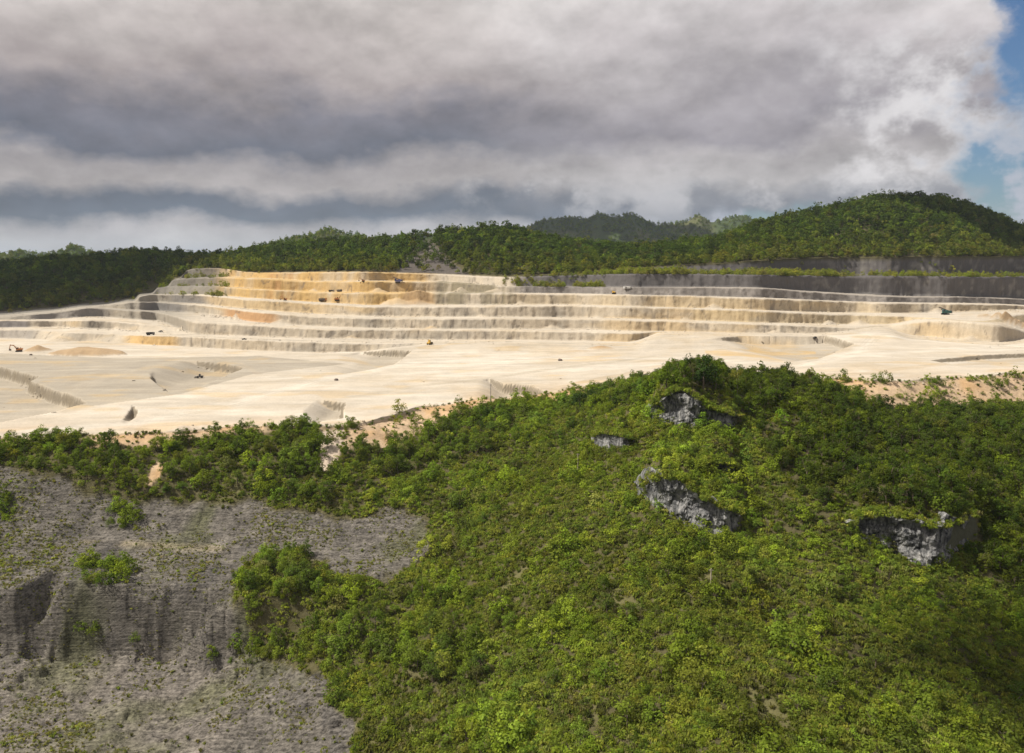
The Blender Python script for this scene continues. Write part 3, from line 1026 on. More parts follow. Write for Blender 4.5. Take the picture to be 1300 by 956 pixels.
def simple(name, col, rough=0.6, spec=0.3, metal=0.0, var=0.25, scale=2.0):
    m, t, b = principled(name, rough, spec)
    geo = t.node('ShaderNodeTexCoord')
    n = t.noise(geo.outputs['Object'], scale, 4, 0.6)
    g = t.math('ADD', 1.0 - var * 0.5, t.math('MULTIPLY', n, var))
    t.l.new(t.mix(1.0, (col[0], col[1], col[2]), t.comb(g, g, g), 'MULTIPLY'), b.inputs['Base Color'])
    b.inputs['Metallic'].default_value = metal
    return m


def leaf_material(name, trans=0.35):
    m = bpy.data.materials.new(name)
    m.use_nodes = True
    t = NT(m.node_tree)
    t.n.clear()
    out = t.node('ShaderNodeOutputMaterial')
    tint = t.node('ShaderNodeAttribute', attribute_name='tint', attribute_type='INSTANCER')
    tone = t.node('ShaderNodeAttribute', attribute_name='tone')
    g = tone.outputs['Fac']
    col = t.mix(1.0, tint.outputs['Color'], t.comb(g, g, g), 'MULTIPLY')
    df = t.node('ShaderNodeBsdfDiffuse')
    t.l.new(col, df.inputs[0])
    tr = t.node('ShaderNodeBsdfTranslucent')
    tcol = t.mix(1.0, col, (1.25, 1.25, 0.6), 'MULTIPLY')
    t.l.new(tcol, tr.inputs[0])
    mx = t.node('ShaderNodeMixShader')
    mx.inputs[0].default_value = trans
    t.l.new(df.outputs[0], mx.inputs[1])
    t.l.new(tr.outputs[0], mx.inputs[2])
    t.l.new(mx.outputs[0], out.inputs[0])
    MATS[name] = m
    return m


M_LEAF = leaf_material('leaves')
M_BARK = simple('bark', (.16, .125, .09), 0.9, 0.1, 0, 0.5, 3)


# ------------------------------------------------------------------ build the ground meshes
def tag(o, label=None, cat=None, group=None, kind=None):
    if label: o['label'] = label
    if cat: o['category'] = cat
    if group: o['group'] = group
    if kind: o['kind'] = kind
    return o


def mesh_obj(name, verts, faces, mat, parent=None, smooth=False):
    me = bpy.data.meshes.new(name)
    me.from_pydata([tuple(v) for v in verts], [], faces)
    me.materials.append(mat)
    if smooth:
        me.polygons.foreach_set('use_smooth', [True] * len(me.polygons))
    o = bpy.data.objects.new(name, me)
    C.objects.link(o)
    o.parent = parent
    return o


P = np.stack([X, Y, Z], -1).reshape(-1, 3)
ALBF = np.concatenate([np.clip(ALB, 0.01, 0.9), np.ones((NR, NC, 1))], -1).reshape(-1, 4)
IDX = np.arange(NR * NC).reshape(NR, NC)


def ground_piece(name, cell_mask, mat, smooth=True):
    r, c = np.nonzero(cell_mask)
    q = np.stack([IDX[r, c], IDX[r, c + 1], IDX[r + 1, c + 1], IDX[r + 1, c]], 1)
    used, inv = np.unique(q, return_inverse=True)
    q = inv.reshape(-1, 4)
    me = bpy.data.meshes.new(name)
    me.vertices.add(len(used))
    me.vertices.foreach_set('co', P[used].ravel())
    me.loops.add(q.size)
    me.loops.foreach_set('vertex_index', q.ravel().astype(np.int32))
    me.polygons.add(len(q))
    me.polygons.foreach_set('loop_start', np.arange(0, q.size, 4, dtype=np.int32))
    me.polygons.foreach_set('loop_total', np.full(len(q), 4, np.int32))
    me.update(calc_edges=True)
    if smooth:
        me.polygons.foreach_set('use_smooth', np.ones(len(q), bool))
    a = me.attributes.new('albedo', 'FLOAT_COLOR', 'POINT')
    a.data.foreach_set('color', ALBF[used].ravel().astype(np.float32))
    me.materials.append(mat)
    o = bpy.data.objects.new(name, me)
    C.objects.link(o)
    tag(o, kind='structure')
    return o


cc = CODE[:-1, :-1]
cell_grey = (greyw[:-1, :-1] > 0.02) & (cc == F0)
cell_fore = (cc == F0) & ~cell_grey
cell_q = (cc == FLOOR) | (cc == WALL) | (cc == TREAD)
ground_piece('hillside', cell_fore, M_SLOPE)
tag(ground_piece('old_quarry_slope', cell_grey, M_OLD), 'worked-out grey rock faces and ledges below the green bank')
tag(ground_piece('quarry_terraces', cell_q, M_QUARRY, False), 'cream quarry floor with stepped bench faces behind it')
ground_piece('wooded_ridge', cc == BACK, M_HILL)
ground_piece('hills', cc == FARC, M_FAR)

# ------------------------------------------------------------------ lookups on the terrain


# ------------------------------------------------------------------ plants
def leaf_quads(rg, centres, normals, size, aspect=0.55):
    n = len(centres)
    a = rg.normal(size=(n, 3))
    t1 = np.cross(normals, a)
    t1 /= np.linalg.norm(t1, axis=1, keepdims=True) + 1e-9
    t2 = np.cross(normals, t1)
    s = (size * rg.uniform(0.65, 1.35, n))[:, None]
    v = np.stack([centres - t1 * s * 0.5, centres + t2 * s * 0.5 * aspect + normals * s * 0.06,
                  centres + t1 * s * 0.5, centres - t2 * s * 0.5 * aspect + normals * s * 0.06], 1)
    return v.reshape(-1, 3)


def unit(v):
    return v / (np.linalg.norm(v, axis=-1, keepdims=True) + 1e-9)


def make_foliage(seed, h, r, n_clump, per, leaf, base=0.3, clump=0.36, flat=0.8, aspect=0.6, spike=0.25):
    rg = np.random.default_rng(seed)
    vs, tone = [], []
    # clump centres: spread over and inside an uneven dome
    for k in range(n_clump):
        th = rg.uniform(0, 2 * math.pi)
        el = math.asin(rg.uniform(-0.25, 1.0))
        rad = rg.uniform(0.45, 1.0) ** 0.6 * rg.uniform(0.75, 1.0 + spike)
        cr = r * clump * rg.uniform(0.7, 1.3)
        c = np.array([math.cos(th) * math.cos(el) * (r - cr * .5) * rad, math.sin(th) * math.cos(el) * (r - cr * .5) * rad,
                      h * base + (h * (1 - base) - cr * .6) * max(math.sin(el), -0.15) * rad])
        n = max(3, int(per * rg.uniform(0.7, 1.3)))
        dirs = unit(rg.normal(size=(n, 3)) + np.array([0, 0, 0.35]))
        pos = c + dirs * cr * (rg.uniform(0.35, 1.0, (n, 1)) ** 0.5) * np.array([1, 1, flat])
        nor = unit(dirs * 1.0 + np.array([0, 0, 0.4]) + rg.normal(size=(n, 3)) * 0.33)
        vs.append(leaf_quads(rg, pos, nor, leaf, aspect))
        tk = rg.uniform(0.84, 1.16)
        tone.append(np.repeat(np.clip(tk * rg.uniform(0.82, 1.18, n), .35, 1.8), 4))
    v = np.concatenate(vs)
    v[:, 2] = np.maximum(v[:, 2], 0.02)
    return v, np.concatenate(tone)


def make_tuft(seed, h, r, n, width, spread=1.0):
    """arching blades and fronds from one root"""
    rg = np.random.default_rng(seed)
    vs, tone = [], []
    for k in range(n):
        th = rg.uniform(0, 2 * math.pi)
        lean = rg.uniform(0.15, 1.0) * spread
        d = np.array([math.cos(th), math.sin(th), 0])
        s = np.array([-math.sin(th), math.cos(th), 0])
        o = d * rg.uniform(0, r * 0.45) + s * rg.uniform(-.3, .3) * r
        ln = rg.uniform(0.6, 1.1)
        p1 = o + d * r * 0.5 * lean * ln + np.array([0, 0, h * ln * 0.8])
        p2 = o + d * r * 1.1 * lean * ln + np.array([0, 0, h * ln * (0.9 - 0.55 * lean)])
        w = width * rg.uniform(0.6, 1.3)
        tv = rg.uniform(0.65, 1.3)
        vs.append(np.array([o - s * w * .3, o + s * w * .3, p1 + s * w * .5, p1 - s * w * .5]))
        vs.append(np.array([p1 - s * w * .5, p1 + s * w * .5, p2 + s * w * .12, p2 - s * w * .12]))
        tone.append(np.full(8, tv))
    return np.concatenate(vs), np.concatenate(tone)


def trunk_geo(seed, h, r, limbs=5, crown_r=2.0):
    rg = np.random.default_rng(seed)
    verts, faces = [], []

    def tube(pts, rads, n=6):
        b0 = len(verts)
        for p, rr in zip(pts, rads):
            for i in range(n):
                a = 2 * math.pi * i / n
                verts.append((p[0] + rr * math.cos(a), p[1] + rr * math.sin(a), p[2]))
        for j in range(len(pts) - 1):
            for i in range(n):
                k = (i + 1) % n
                faces.append((b0 + j * n + i, b0 + j * n + k, b0 + (j + 1) * n + k, b0 + (j + 1) * n + i))
    pts = [np.array([0, 0, -0.4])]
    for k in range(1, 5):
        pts.append(np.array([rg.normal() * 0.06 * h * k / 4, rg.normal() * 0.06 * h * k / 4, h * 0.8 * k / 4]))
    tube(pts, [r * (1.25 - 0.24 * k) for k in range(5)])
    for k in range(limbs):
        p0 = pts[2] * rg.uniform(0.7, 1.2) if k % 2 else pts[3] * rg.uniform(.85, 1.05)
        th = rg.uniform(0, 2 * math.pi)
        p2 = np.array([math.cos(th) * crown_r * .75, math.sin(th) * crown_r * .75, h * rg.uniform(.6, .9)])
        p1 = p0 * .5 + p2 * .5 + np.array([0, 0, -0.03 * h])
        tube([p0, p1, p2], [r * .5, r * .33, r * .14], 5)
    return verts, faces


def mesh_from_quads(name, v, tone, mat, extra=None):
    me = bpy.data.meshes.new(name)
    faces = np.arange(len(v)).reshape(-1, 4)
    allv = v
    ev, ef = [], []
    if extra:
        ev, ef = extra
        allv = np.concatenate([v, np.array(ev)])
    fl = [tuple(f) for f in faces] + [tuple(i + len(v) for i in f) for f in ef]
    me.from_pydata([tuple(p) for p in allv], [], fl)
    me.materials.append(mat)
    a = me.attributes.new('tone', 'FLOAT', 'POINT')
    tn = np.ones(len(allv), np.float32)
    tn[:len(v)] = tone
    a.data.foreach_set('value', tn)
    if extra:
        me.materials.append(M_BARK)
        mi = np.zeros(len(fl), np.int32)
        mi[len(faces):] = 1
        me.polygons.foreach_set('material_index', mi)
    me.update()
    return me


TREES, SHRUBS, TUFTS, FTREES, STREES = [], [], [], [], []
for i in range(6):       # broadleaf trees of the foreground: crown and trunk apart (height about 6 m, unit scale)
    h, r = 6.2 + 0.5 * (i % 3), 2.6 + 0.25 * (i % 2)
    v, tn = make_foliage(100 + i, h, r, 22, 46, 0.42, 0.36, 0.34, spike=0.35)
    tg = trunk_geo(200 + i, h, 0.16, 6, r)
    cm = mesh_from_quads('crown', v, tn, M_LEAF)
    tm = bpy.data.meshes.new('trunk')
    tm.from_pydata([tuple(p) for p in tg[0]], [], tg[1])
    tm.materials.append(M_BARK)
    TREES.append((cm, tm))
    STREES.append(mesh_from_quads('tree_whole', v, tn, M_LEAF, tg))
for i in range(6):       # shrubs about 2 m
    v, tn = make_foliage(300 + i, 2.0 + 0.2 * (i % 3), 1.35, 13, 30, 0.27, 0.15, 0.40, spike=0.4)
    tg = trunk_geo(330 + i, 1.4, 0.05, 4, 0.9)
    cm = mesh_from_quads('foliage', v, tn, M_LEAF)
    tm = bpy.data.meshes.new('stem')
    tm.from_pydata([tuple(p) for p in tg[0]], [], tg[1])
    tm.materials.append(M_BARK)
    SHRUBS.append((cm, tm, mesh_from_quads('shrub_whole', v, tn, M_LEAF, tg)))
for i in range(5):
    v, tn = make_tuft(400 + i, 0.85 + 0.1 * (i % 3), 0.75, 26, 0.17)
    TUFTS.append(mesh_from_quads('tuft', v, tn, M_LEAF))
for i in range(3):       # low leafy cushions
    v, tn = make_foliage(450 + i, 0.9, 0.85, 7, 16, 0.24, 0.1, 0.45, spike=0.5)
    TUFTS.append(mesh_from_quads('cushion', v, tn, M_LEAF))
for i in range(6):       # trees of the distant woods, about 9 m
    v, tn = make_foliage(500 + i, 8.5 + (i % 3), 4.2, 15, 24, 1.05, 0.3, 0.36, spike=0.3)
    FTREES.append(mesh_from_quads('wood_tree', v, tn, M_LEAF, trunk_geo(520 + i, 8.0, 0.22, 3, 2.5)))


def proto_collection(name, meshes):
    col = bpy.data.collections.new(name)
    for k, me in enumerate(meshes):
        o = bpy.data.objects.new('%s_%02d' % (name, k), me)
        col.objects.link(o)
    return col


COL_TUFT = proto_collection('proto_tuft', TUFTS)
COL_SHRUB = proto_collection('proto_shrub', [s[2] for s in SHRUBS])
COL_TREE = proto_collection('proto_tree', STREES)
COL_FTREE = proto_collection('proto_wood', FTREES)


def scatter_group(col):
    g = bpy.data.node_groups.new('scatter_' + col.name, 'GeometryNodeTree')
    g.interface.new_socket('Geometry', in_out='INPUT', socket_type='NodeSocketGeometry')
    g.interface.new_socket('Geometry', in_out='OUTPUT', socket_type='NodeSocketGeometry')
    n, l = g.nodes, g.links
    gi, go = n.new('NodeGroupInput'), n.new('NodeGroupOutput')
    ci = n.new('GeometryNodeCollectionInfo')
    ci.inputs['Collection'].default_value = col
    ci.inputs['Separate Children'].default_value = True
    ci.inputs['Reset Children'].default_value = True
    ip = n.new('GeometryNodeInstanceOnPoints')
    ip.inputs['Pick Instance'].default_value = True

    def attr(name, typ):
        a = n.new('GeometryNodeInputNamedAttribute')
        a.data_type = typ
        a.inputs['Name'].default_value = name
        return a.outputs[0]
    l.new(gi.outputs[0], ip.inputs['Points'])
    l.new(ci.outputs[0], ip.inputs['Instance'])
    l.new(attr('variant', 'INT'), ip.inputs['Instance Index'])
    l.new(attr('spin', 'FLOAT_VECTOR'), ip.inputs['Rotation'])
    l.new(attr('size', 'FLOAT_VECTOR'), ip.inputs['Scale'])
    l.new(ip.outputs[0], go.inputs[0])
    return g


def scatter(name, col, pts, size, tint, nvar, label, cat, variant=None):
    n = len(pts)
    me = bpy.data.meshes.new(name)
    me.vertices.add(n)
    me.vertices.foreach_set('co', np.asarray(pts, np.float32).ravel())
    a = me.attributes.new('variant', 'INT', 'POINT')
    a.data.foreach_set('value', (rng.integers(0, nvar, n) if variant is None else variant).astype(np.int32))
    a = me.attributes.new('spin', 'FLOAT_VECTOR', 'POINT')
    sp = np.stack([rng.normal(0, .08, n), rng.normal(0, .08, n), rng.uniform(0, 6.283, n)], 1)
    a.data.foreach_set('vector', sp.astype(np.float32).ravel())
    a = me.attributes.new('size', 'FLOAT_VECTOR', 'POINT')
    sz = np.stack([size * rng.uniform(.85, 1.2, n), size * rng.uniform(.85, 1.2, n), size * rng.uniform(.8, 1.2, n)], 1)
    a.data.foreach_set('vector', sz.astype(np.float32).ravel())
    a = me.attributes.new('tint', 'FLOAT_COLOR', 'POINT')
    a.data.foreach_set('color', np.concatenate([tint, np.ones((n, 1))], 1).astype(np.float32).ravel())
    o = bpy.data.objects.new(name, me)
    C.objects.link(o)
    md = o.modifiers.new('scatter', 'NODES')
    md.node_group = scatter_group(col)
    tag(o, label, cat, kind='stuff')
    return o


# cell tables for scattering
dxc = X[:-1, 1:] - X[:-1, :-1]
dyc = Y[1:, :-1] - Y[:-1, :-1]
AREA = np.abs(dxc * dyc)


def cells(a):
    return 0.25 * (a[:-1, :-1] + a[1:, :-1] + a[:-1, 1:] + a[1:, 1:])


def sample(density):
    """density: plants per square metre on each cell"""
    w = np.clip(density, 0, None) * AREA
    n = int(w.sum())
    if n == 0:
        return np.zeros((0, 3)), np.zeros(0, int), np.zeros(0, int)
    cw = np.cumsum(w.ravel())
    k = np.searchsorted(cw, rng.uniform(0, cw[-1], n))
    r, c = np.divmod(k, NC - 1)
    a, b = rng.uniform(size=(n, 1)), rng.uniform(size=(n, 1))
    G = P.reshape(NR, NC, 3)
    p = (G[r, c] * (1 - a) + G[r, c + 1] * a) * (1 - b) + (G[r + 1, c] * (1 - a) + G[r + 1, c + 1] * a) * b
    return p, r, c


cX, cY, cU, cV = cells(X), cells(Y), cells(U), cells(V)
view = (np.abs(cX / np.maximum(cY, 1)) < 0.80)
hillm = (cc == F0) & view
greyc = cells(greyw)
slidec = cells(slide)
nb1 = fbm(cX, cY, 34, 4, 80)
nb2 = fbm(cX, cY, 11, 4, 81)
nb3 = fbm(cX, cY, 4.5, 3, 82)

# wooded parts of the foreground
WOOD = [[(-260, 548), (0, 552), (60, 560), (200, 560), (330, 545), (420, 540), (425, 600), (410, 636), (260, 634), (170, 625), (90, 612), (-260, 580)],
        [(440, 575), (520, 560), (560, 530), (640, 520), (640, 560), (560, 590), (470, 605)],
        [(700, 515), (760, 495), (800, 500), (820, 520), (760, 530)],
        [(770, 500), (820, 470), (900, 462), (960, 470), (1040, 490), (1100, 516), (1310, 516), (1310, 620), (1220, 660), (1080, 655), (1000, 620), (960, 545), (930, 500), (840, 495), (790, 520)],
        [(300, 730), (340, 718), (420, 745), (500, 765), (560, 750), (620, 830), (640, 866), (560, 870), (470, 840), (330, 830)],
        [(1240, 640), (1310, 640), (1310, 760), (1240, 720)]]
wood = np.zeros_like(cX, bool)
wu, wv = cU + 18 * nb2, cV + 12 * nb2
for p in WOOD:
    wood |= in_poly(wu, wv, p)
wood &= hillm & (greyc < .3)
BARE = [[(828, 520), (850, 496), (880, 508), (935, 527), (932, 538), (870, 534)], [(815, 615), (850, 606), (900, 640), (945, 652), (945, 672), (900, 664), (835, 648)],
        [(1082, 655), (1120, 650), (1170, 660), (1240, 655), (1240, 690), (1190, 715), (1150, 705), (1085, 672)]]
bare = np.zeros_like(cX, bool)
for p in BARE:
    bare |= in_poly(cU, cV, p)


wood_right = wood & (cX > 55) & (cY > 165)  # right-hand wood: shade painted into the plant tints through this mask


def pick(cols, w, n):
    """random mixture of plant colours; w (n, k) weights"""
    w = np.clip(w, 1e-4, None)
    cw = np.cumsum(w, 1)
    k = (rng.uniform(size=(n, 1)) * cw[:, -1:] > cw).sum(1)
    c = np.array(cols)[np.clip(k, 0, len(cols) - 1)]
    mean = (w[:, :, None] * np.array(cols)[None]).sum(1) / cw[:, -1:]
    c = .45 * c + .55 * mean
    return 1.36 * c * rng.uniform(.82, 1.18, (n, 1)) * (1 + rng.normal(0, .04, (n, 3)))


VIVID, GREEN, OLIVE, DRY, DARK, YELL = (.190, .245, .018), (.110, .158, .018), (.170, .172, .030), (.160, .135, .065), (.045, .078, .018), (.240, .235, .028)

# --- ground cover of ferns, grass and cushions
dens = hillm * (1.5 - 0.003 * np.clip(cY - 110, 0, 200)) * (greyc < .05) * (1 - .93 * np.clip(slidec, 0, 1))
openp = sstep(-(nb1 * .6 + nb2 * .8), .40, .62)
dens = dens * (1 - .7 * openp) * (0.75 + 0.5 * (nb3 > -0.3)) * np.where(wood, .55, 1.0) * np.where(bare, .12, 1.0)
dens = dens + hillm * (greyc >= .05) * np.clip(0.10 + 0.9 * sstep(nb2 + .5 * nb1, .05, .7), 0, 1) * .35
p_, r_, c_ = sample(dens)
n_ = len(p_)
a1, a2, a3 = nb1[r_, c_], nb2[r_, c_], nb3[r_, c_]
g_ = greyc[r_, c_]
W = np.stack([.25 + 1.3 * np.clip(a2 + .1, 0, 1), .8 + 0 * a1, .7 + 1.2 * np.clip(-a1, 0, 1) + g_ * 2, .15 + 1.5 * np.clip(-a2 - .15, 0, 1) + g_ * 1.2, .25 + .8 * np.clip(a1, 0, 1), .1 + .5 * np.clip(a3, 0, 1)], 1)
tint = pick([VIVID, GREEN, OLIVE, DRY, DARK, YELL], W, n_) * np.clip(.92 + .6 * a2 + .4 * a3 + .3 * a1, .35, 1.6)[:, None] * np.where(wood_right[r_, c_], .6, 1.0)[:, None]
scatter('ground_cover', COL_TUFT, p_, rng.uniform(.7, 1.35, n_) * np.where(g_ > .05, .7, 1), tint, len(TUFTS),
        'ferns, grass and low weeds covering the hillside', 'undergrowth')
print('ground cover', n_)

# --- shrubs
dens = hillm * (greyc < .05) * (1 - np.clip(slidec, 0, 1) * np.where(cX > 120, .45, .75)) * (.05 + .23 * sstep(nb2 + .35 * nb3, -.1, .5)) * (1 - .8 * openp) * np.where(wood, .8, 1) * np.where(bare, .1, 1)
VEGL = [[(100, 715), (160, 712), (165, 735), (110, 745)], [(135, 640), (175, 640), (175, 678), (140, 678)], [(-40, 630), (28, 628), (30, 662), (-40, 672)],
        [(120, 790), (180, 815), (160, 828), (60, 800)], [(260, 815), (330, 805), (330, 850), (270, 845)]]
for q in VEGL:
    dens = dens + hillm * in_poly(cU, cV, q) * .26
ps, rs, cs = sample(dens)
ns = len(ps)
a1, a2, a3 = nb1[rs, cs], nb2[rs, cs], nb3[rs, cs]
W = np.stack([.5 + 1.0 * np.clip(a2, 0, 1), 1.0 + 0 * a1, .25 + .6 * np.clip(-a1, 0, 1), .06 + 0 * a1, .5 + 1.0 * np.clip(a1, 0, 1), .12 + .3 * np.clip(-a2, 0, 1)], 1)
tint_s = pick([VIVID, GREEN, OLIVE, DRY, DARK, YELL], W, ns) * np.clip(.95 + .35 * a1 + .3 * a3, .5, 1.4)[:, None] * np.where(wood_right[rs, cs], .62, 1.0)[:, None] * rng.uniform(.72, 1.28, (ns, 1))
size_s = rng.uniform(.5, 1.1, ns) * np.where(rng.uniform(size=ns) < .24, rng.uniform(1.5, 2.6, ns), 1.05)

# --- foreground trees
dens = wood * .055 * (1 - np.clip(slidec, 0, 1) * .8) * np.where(bare, 0, 1) + hillm * (greyc < .05) * (slidec < .2) * .0028
pt, rt, ct = sample(dens)
nt = len(pt)
a1, a2 = nb1[rt, ct], nb2[rt, ct]
W = np.stack([.35 + .6 * np.clip(a2, 0, 1), 1.1 + 0 * a1, .2 + .5 * np.clip(-a1, 0, 1), .05 + 0 * a1, .9 + 1.0 * np.clip(a1, 0, 1)], 1)
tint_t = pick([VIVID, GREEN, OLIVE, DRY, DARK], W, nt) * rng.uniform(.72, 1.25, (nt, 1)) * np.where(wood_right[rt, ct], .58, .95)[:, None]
size_t = rng.uniform(.42, 1.0, nt) * np.where(wood[rt, ct], 1.0, .75)
print('shrubs', ns, 'trees', nt)


# plants that crown the cliffs and hide their feet
cp, cs2, ft_ = [], [], []
for (uu, fx, fy, fz, tz) in CLIFFS:
    for k in range(3, len(uu) - 3):
        w = (fx[-1] - fx[0]) / len(uu)
        for q in range(4 if math.sin(k * .6) > -.2 else 0):
            cp.append((fx[k] + rng.uniform(-w, w), fy[k] + rng.uniform(-1.3, 4.2), tz[k] + rng.uniform(-.25, .3)))
        for q in range(2):
            if rng.uniform() < .5 * (1 + math.sin(k * .45 + fx[0])):
                cs2.append((fx[k] + rng.uniform(-w, w), fy[k] + rng.uniform(-.9, 3.8), tz[k] + rng.uniform(-.5, .2)))
        if rng.uniform() < .55:
            y_ = fy[k] - rng.uniform(1.2, 2.8)
            cs2.append((fx[k], y_, ground_at(fx[k], y_)))
cp, cs2 = np.array(cp), np.array(cs2)
scatter('cliff_top_cover', COL_TUFT, cp, rng.uniform(.8, 1.4, len(cp)), pick([VIVID, GREEN, OLIVE, DRY, DARK, YELL], np.tile([.5, 1, 1, .3, .4, .4], (len(cp), 1)), len(cp)),
        len(TUFTS), 'ferns and grass hanging over the limestone cliff tops', 'undergrowth')
scatter('cliff_scrub', COL_SHRUB, cs2, rng.uniform(.4, .95, len(cs2)), pick([VIVID, GREEN, OLIVE, DARK, YELL], np.tile([.4, 1, .6, .7, .2], (len(cs2), 1)), len(cs2)),
        len(SHRUBS), 'bushes crowding the crests and feet of the limestone cliffs', 'scrub')
# dry growth on the grey slopes
dens = hillm * (greyc >= .05) * (.06 + 1.9 * sstep(nb2 + .6 * nb1 + .4 * nb3, -.25, .55))
pg, rg_, cg = sample(dens)
scatter('dry_grass', COL_TUFT, pg, rng.uniform(.22, .55, len(pg)), pick([GREEN, OLIVE, DRY, YELL, (.10, .09, .07)], np.tile([.5, 1, .9, .3, .6], (len(pg), 1)), len(pg)),
        len(TUFTS), 'sparse dry grass and weeds on the grey rock slope', 'grass')
print('dry grass', len(pg))


def in_frame(p, m=30):
    u, v = project(p[:, 0], p[:, 1], p[:, 2])
    return (u > -m) & (u < 1300 + m) & (v > 0) & (v < 956 + m)


def seen(p, h):
    """top of the plant not behind nearer ground"""
    u, v = project(p[:, 0], p[:, 1], p[:, 2] + h)
    ok = np.zeros(len(p), bool)
    for i in range(len(p)):
        c = int(np.clip(np.searchsorted(T, p[i, 0] / p[i, 1]), 0, NC - 1))
        k = int(np.searchsorted(Y[:, c], p[i, 1] - 1.5))
        ok[i] = k < 2 or V[:k, c].min() > v[i]
    return ok


def thing(name, loc, rz=0.0, s=1.0):
    o = bpy.data.objects.new(name, None)
    o.empty_display_size = 0.5
    o.location = loc
    o.rotation_euler = (0, 0, rz)
    o.scale = (s, s, s) if not isinstance(s, tuple) else s
    C.objects.link(o)
    return o


def part(name, me, parent, tint=None):
    o = bpy.data.objects.new(name, me)
    C.objects.link(o)
    o.parent = parent
    if tint is not None:
        o['tint'] = [float(tint[0]), float(tint[1]), float(tint[2]), 1.0]
    return o


def plant_zone(u, v):
    if v < 640 and u < 430:
        return 'bank'
    if u < 545 and 600 < v and in_poly(np.array(u), np.array(v), GREY):
        return 'grey'
    if v < 560 and u > 1080:
        return 'slide'
    if u > 760 and v < 600:
        return 'knoll'
    if v < 600:
        return 'rim'
    return 'slope'


PLACE = {
    'bank': ('in the green belt between quarry floor and grey rock slope', 'in the green belt'),
    'grey': ('rooted on the grey worked-out rock slope', 'on the grey slope'),
    'slide': ('by the orange earth slides under the quarry rim', 'by the earth slides'),
    'knoll': ('on the limestone knoll', 'on the knoll'),
    'rim': ('just below the pale quarry rim, away from the knoll', 'below the rim'),
    'slope': ('on the open green slope below the limestone cliffs', 'on the open slope')}


def plant_text(kind, u, v, tint, s, small, big):
    r, g = tint[0], tint[1]
    lum = .3 * r + .7 * g
    col = ('dry brownish' if r / g > 1.06 else 'olive' if r / g > .95 else 'bright green' if lum > .24
           else 'dark green' if lum < .125 else 'mid green')
    siz = 'small' if s < small else 'large' if s > big else 'medium-sized'
    pl = PLACE[plant_zone(u, v)]
    return '%s %s %s %s' % (siz, col, kind, pl[0]), '%s %s %ss %s' % (siz, col, kind, pl[1])


def make_tree(p, s, tint, lab=None, var=None, tall=1.0):
    k = random.randrange(len(TREES)) if var is None else var
    u, v = project(p[0], p[1], p[2])
    o = thing('tree', p, random.uniform(0, 6.28), (s, s, s * tall))
    part('crown', TREES[k][0], o, tint)
    part('trunk', TREES[k][1], o)
    if lab:
        tag(o, lab, 'tree')
    else:
        t = plant_text('tree', u, v, tint, s, .62, .84)
        tag(o, t[0], 'tree', t[1])
    return o


def make_shrub(p, s, tint):
    k = random.randrange(len(SHRUBS))
    u, v = project(p[0], p[1], p[2])
    o = thing('shrub', p, random.uniform(0, 6.28), s)
    part('foliage', SHRUBS[k][0], o, tint)
    part('stem', SHRUBS[k][1], o)
    t = plant_text('shrub', u, v, tint, s, 1.0, 1.9)
    tag(o, t[0], 'shrub', t[1])
    return o


# named trees that stand out
LANDMARK = [
    (736, 522, 1.30, DARK, 1.05, 'dark dense tree standing alone at the left foot of the knoll'),
    (752, 512, .85, DARK, 1.25, 'thin leafy tree rising behind the dark dense tree at the knoll foot'),
    (846, 496, 1.35, GREEN, 1.15, 'round-crowned tree on the left shoulder of the knoll top'),
    (868, 494, 1.2, GREEN, 1.2, 'open-crowned tree between the two big crowns on the knoll top'),
    (893, 494, 1.6, DARK, 1.15, 'tallest dark tree at the summit of the knoll'),
    (908, 494, 1.3, GREEN, 1.1, 'full green tree just right of the knoll summit'),
    (936, 497, 1.15, OLIVE, 1.2, 'feathery thin tree on the right shoulder of the knoll top'),
    (822, 504, 1.0, GREEN, 1.1, 'small tree at the left edge of the knoll crown'),
    (404, 572, .9, GREEN, 1.35, 'wispy tall tree beside the pale path below the rim'),
    (1056, 506, .9, GREEN, 1.1, 'bushy tree on the saddle right of the knoll'),
]
marks = []
for (u, v, s, tn, tall, lab) in LANDMARK:
    q = spot(u, v)
    marks.append(make_tree(q, s, np.array(tn), lab, tall=tall))

tu = seen(pt, 4.0) & in_frame(pt)
app = size_t / pt[:, 1] * tu
order = np.argsort(-app)
solo = order[:270]
for i in solo:
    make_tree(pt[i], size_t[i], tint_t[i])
rest = order[270:]
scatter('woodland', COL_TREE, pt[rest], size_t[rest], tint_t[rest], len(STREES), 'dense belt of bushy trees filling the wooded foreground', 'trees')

su_ = seen(ps, 1.2) & in_frame(ps)
app = size_s / ps[:, 1] * su_ * (1 + 1.2 * (greyc[rs, cs] > .05))
order = np.argsort(-app)
solo = order[:300]
for i in solo:
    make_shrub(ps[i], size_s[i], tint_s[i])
rest = order[300:]
scatter('scrub', COL_SHRUB, ps[rest], size_s[rest], tint_s[rest], len(SHRUBS), 'mass of leafy bushes spread over the hillside', 'scrub')

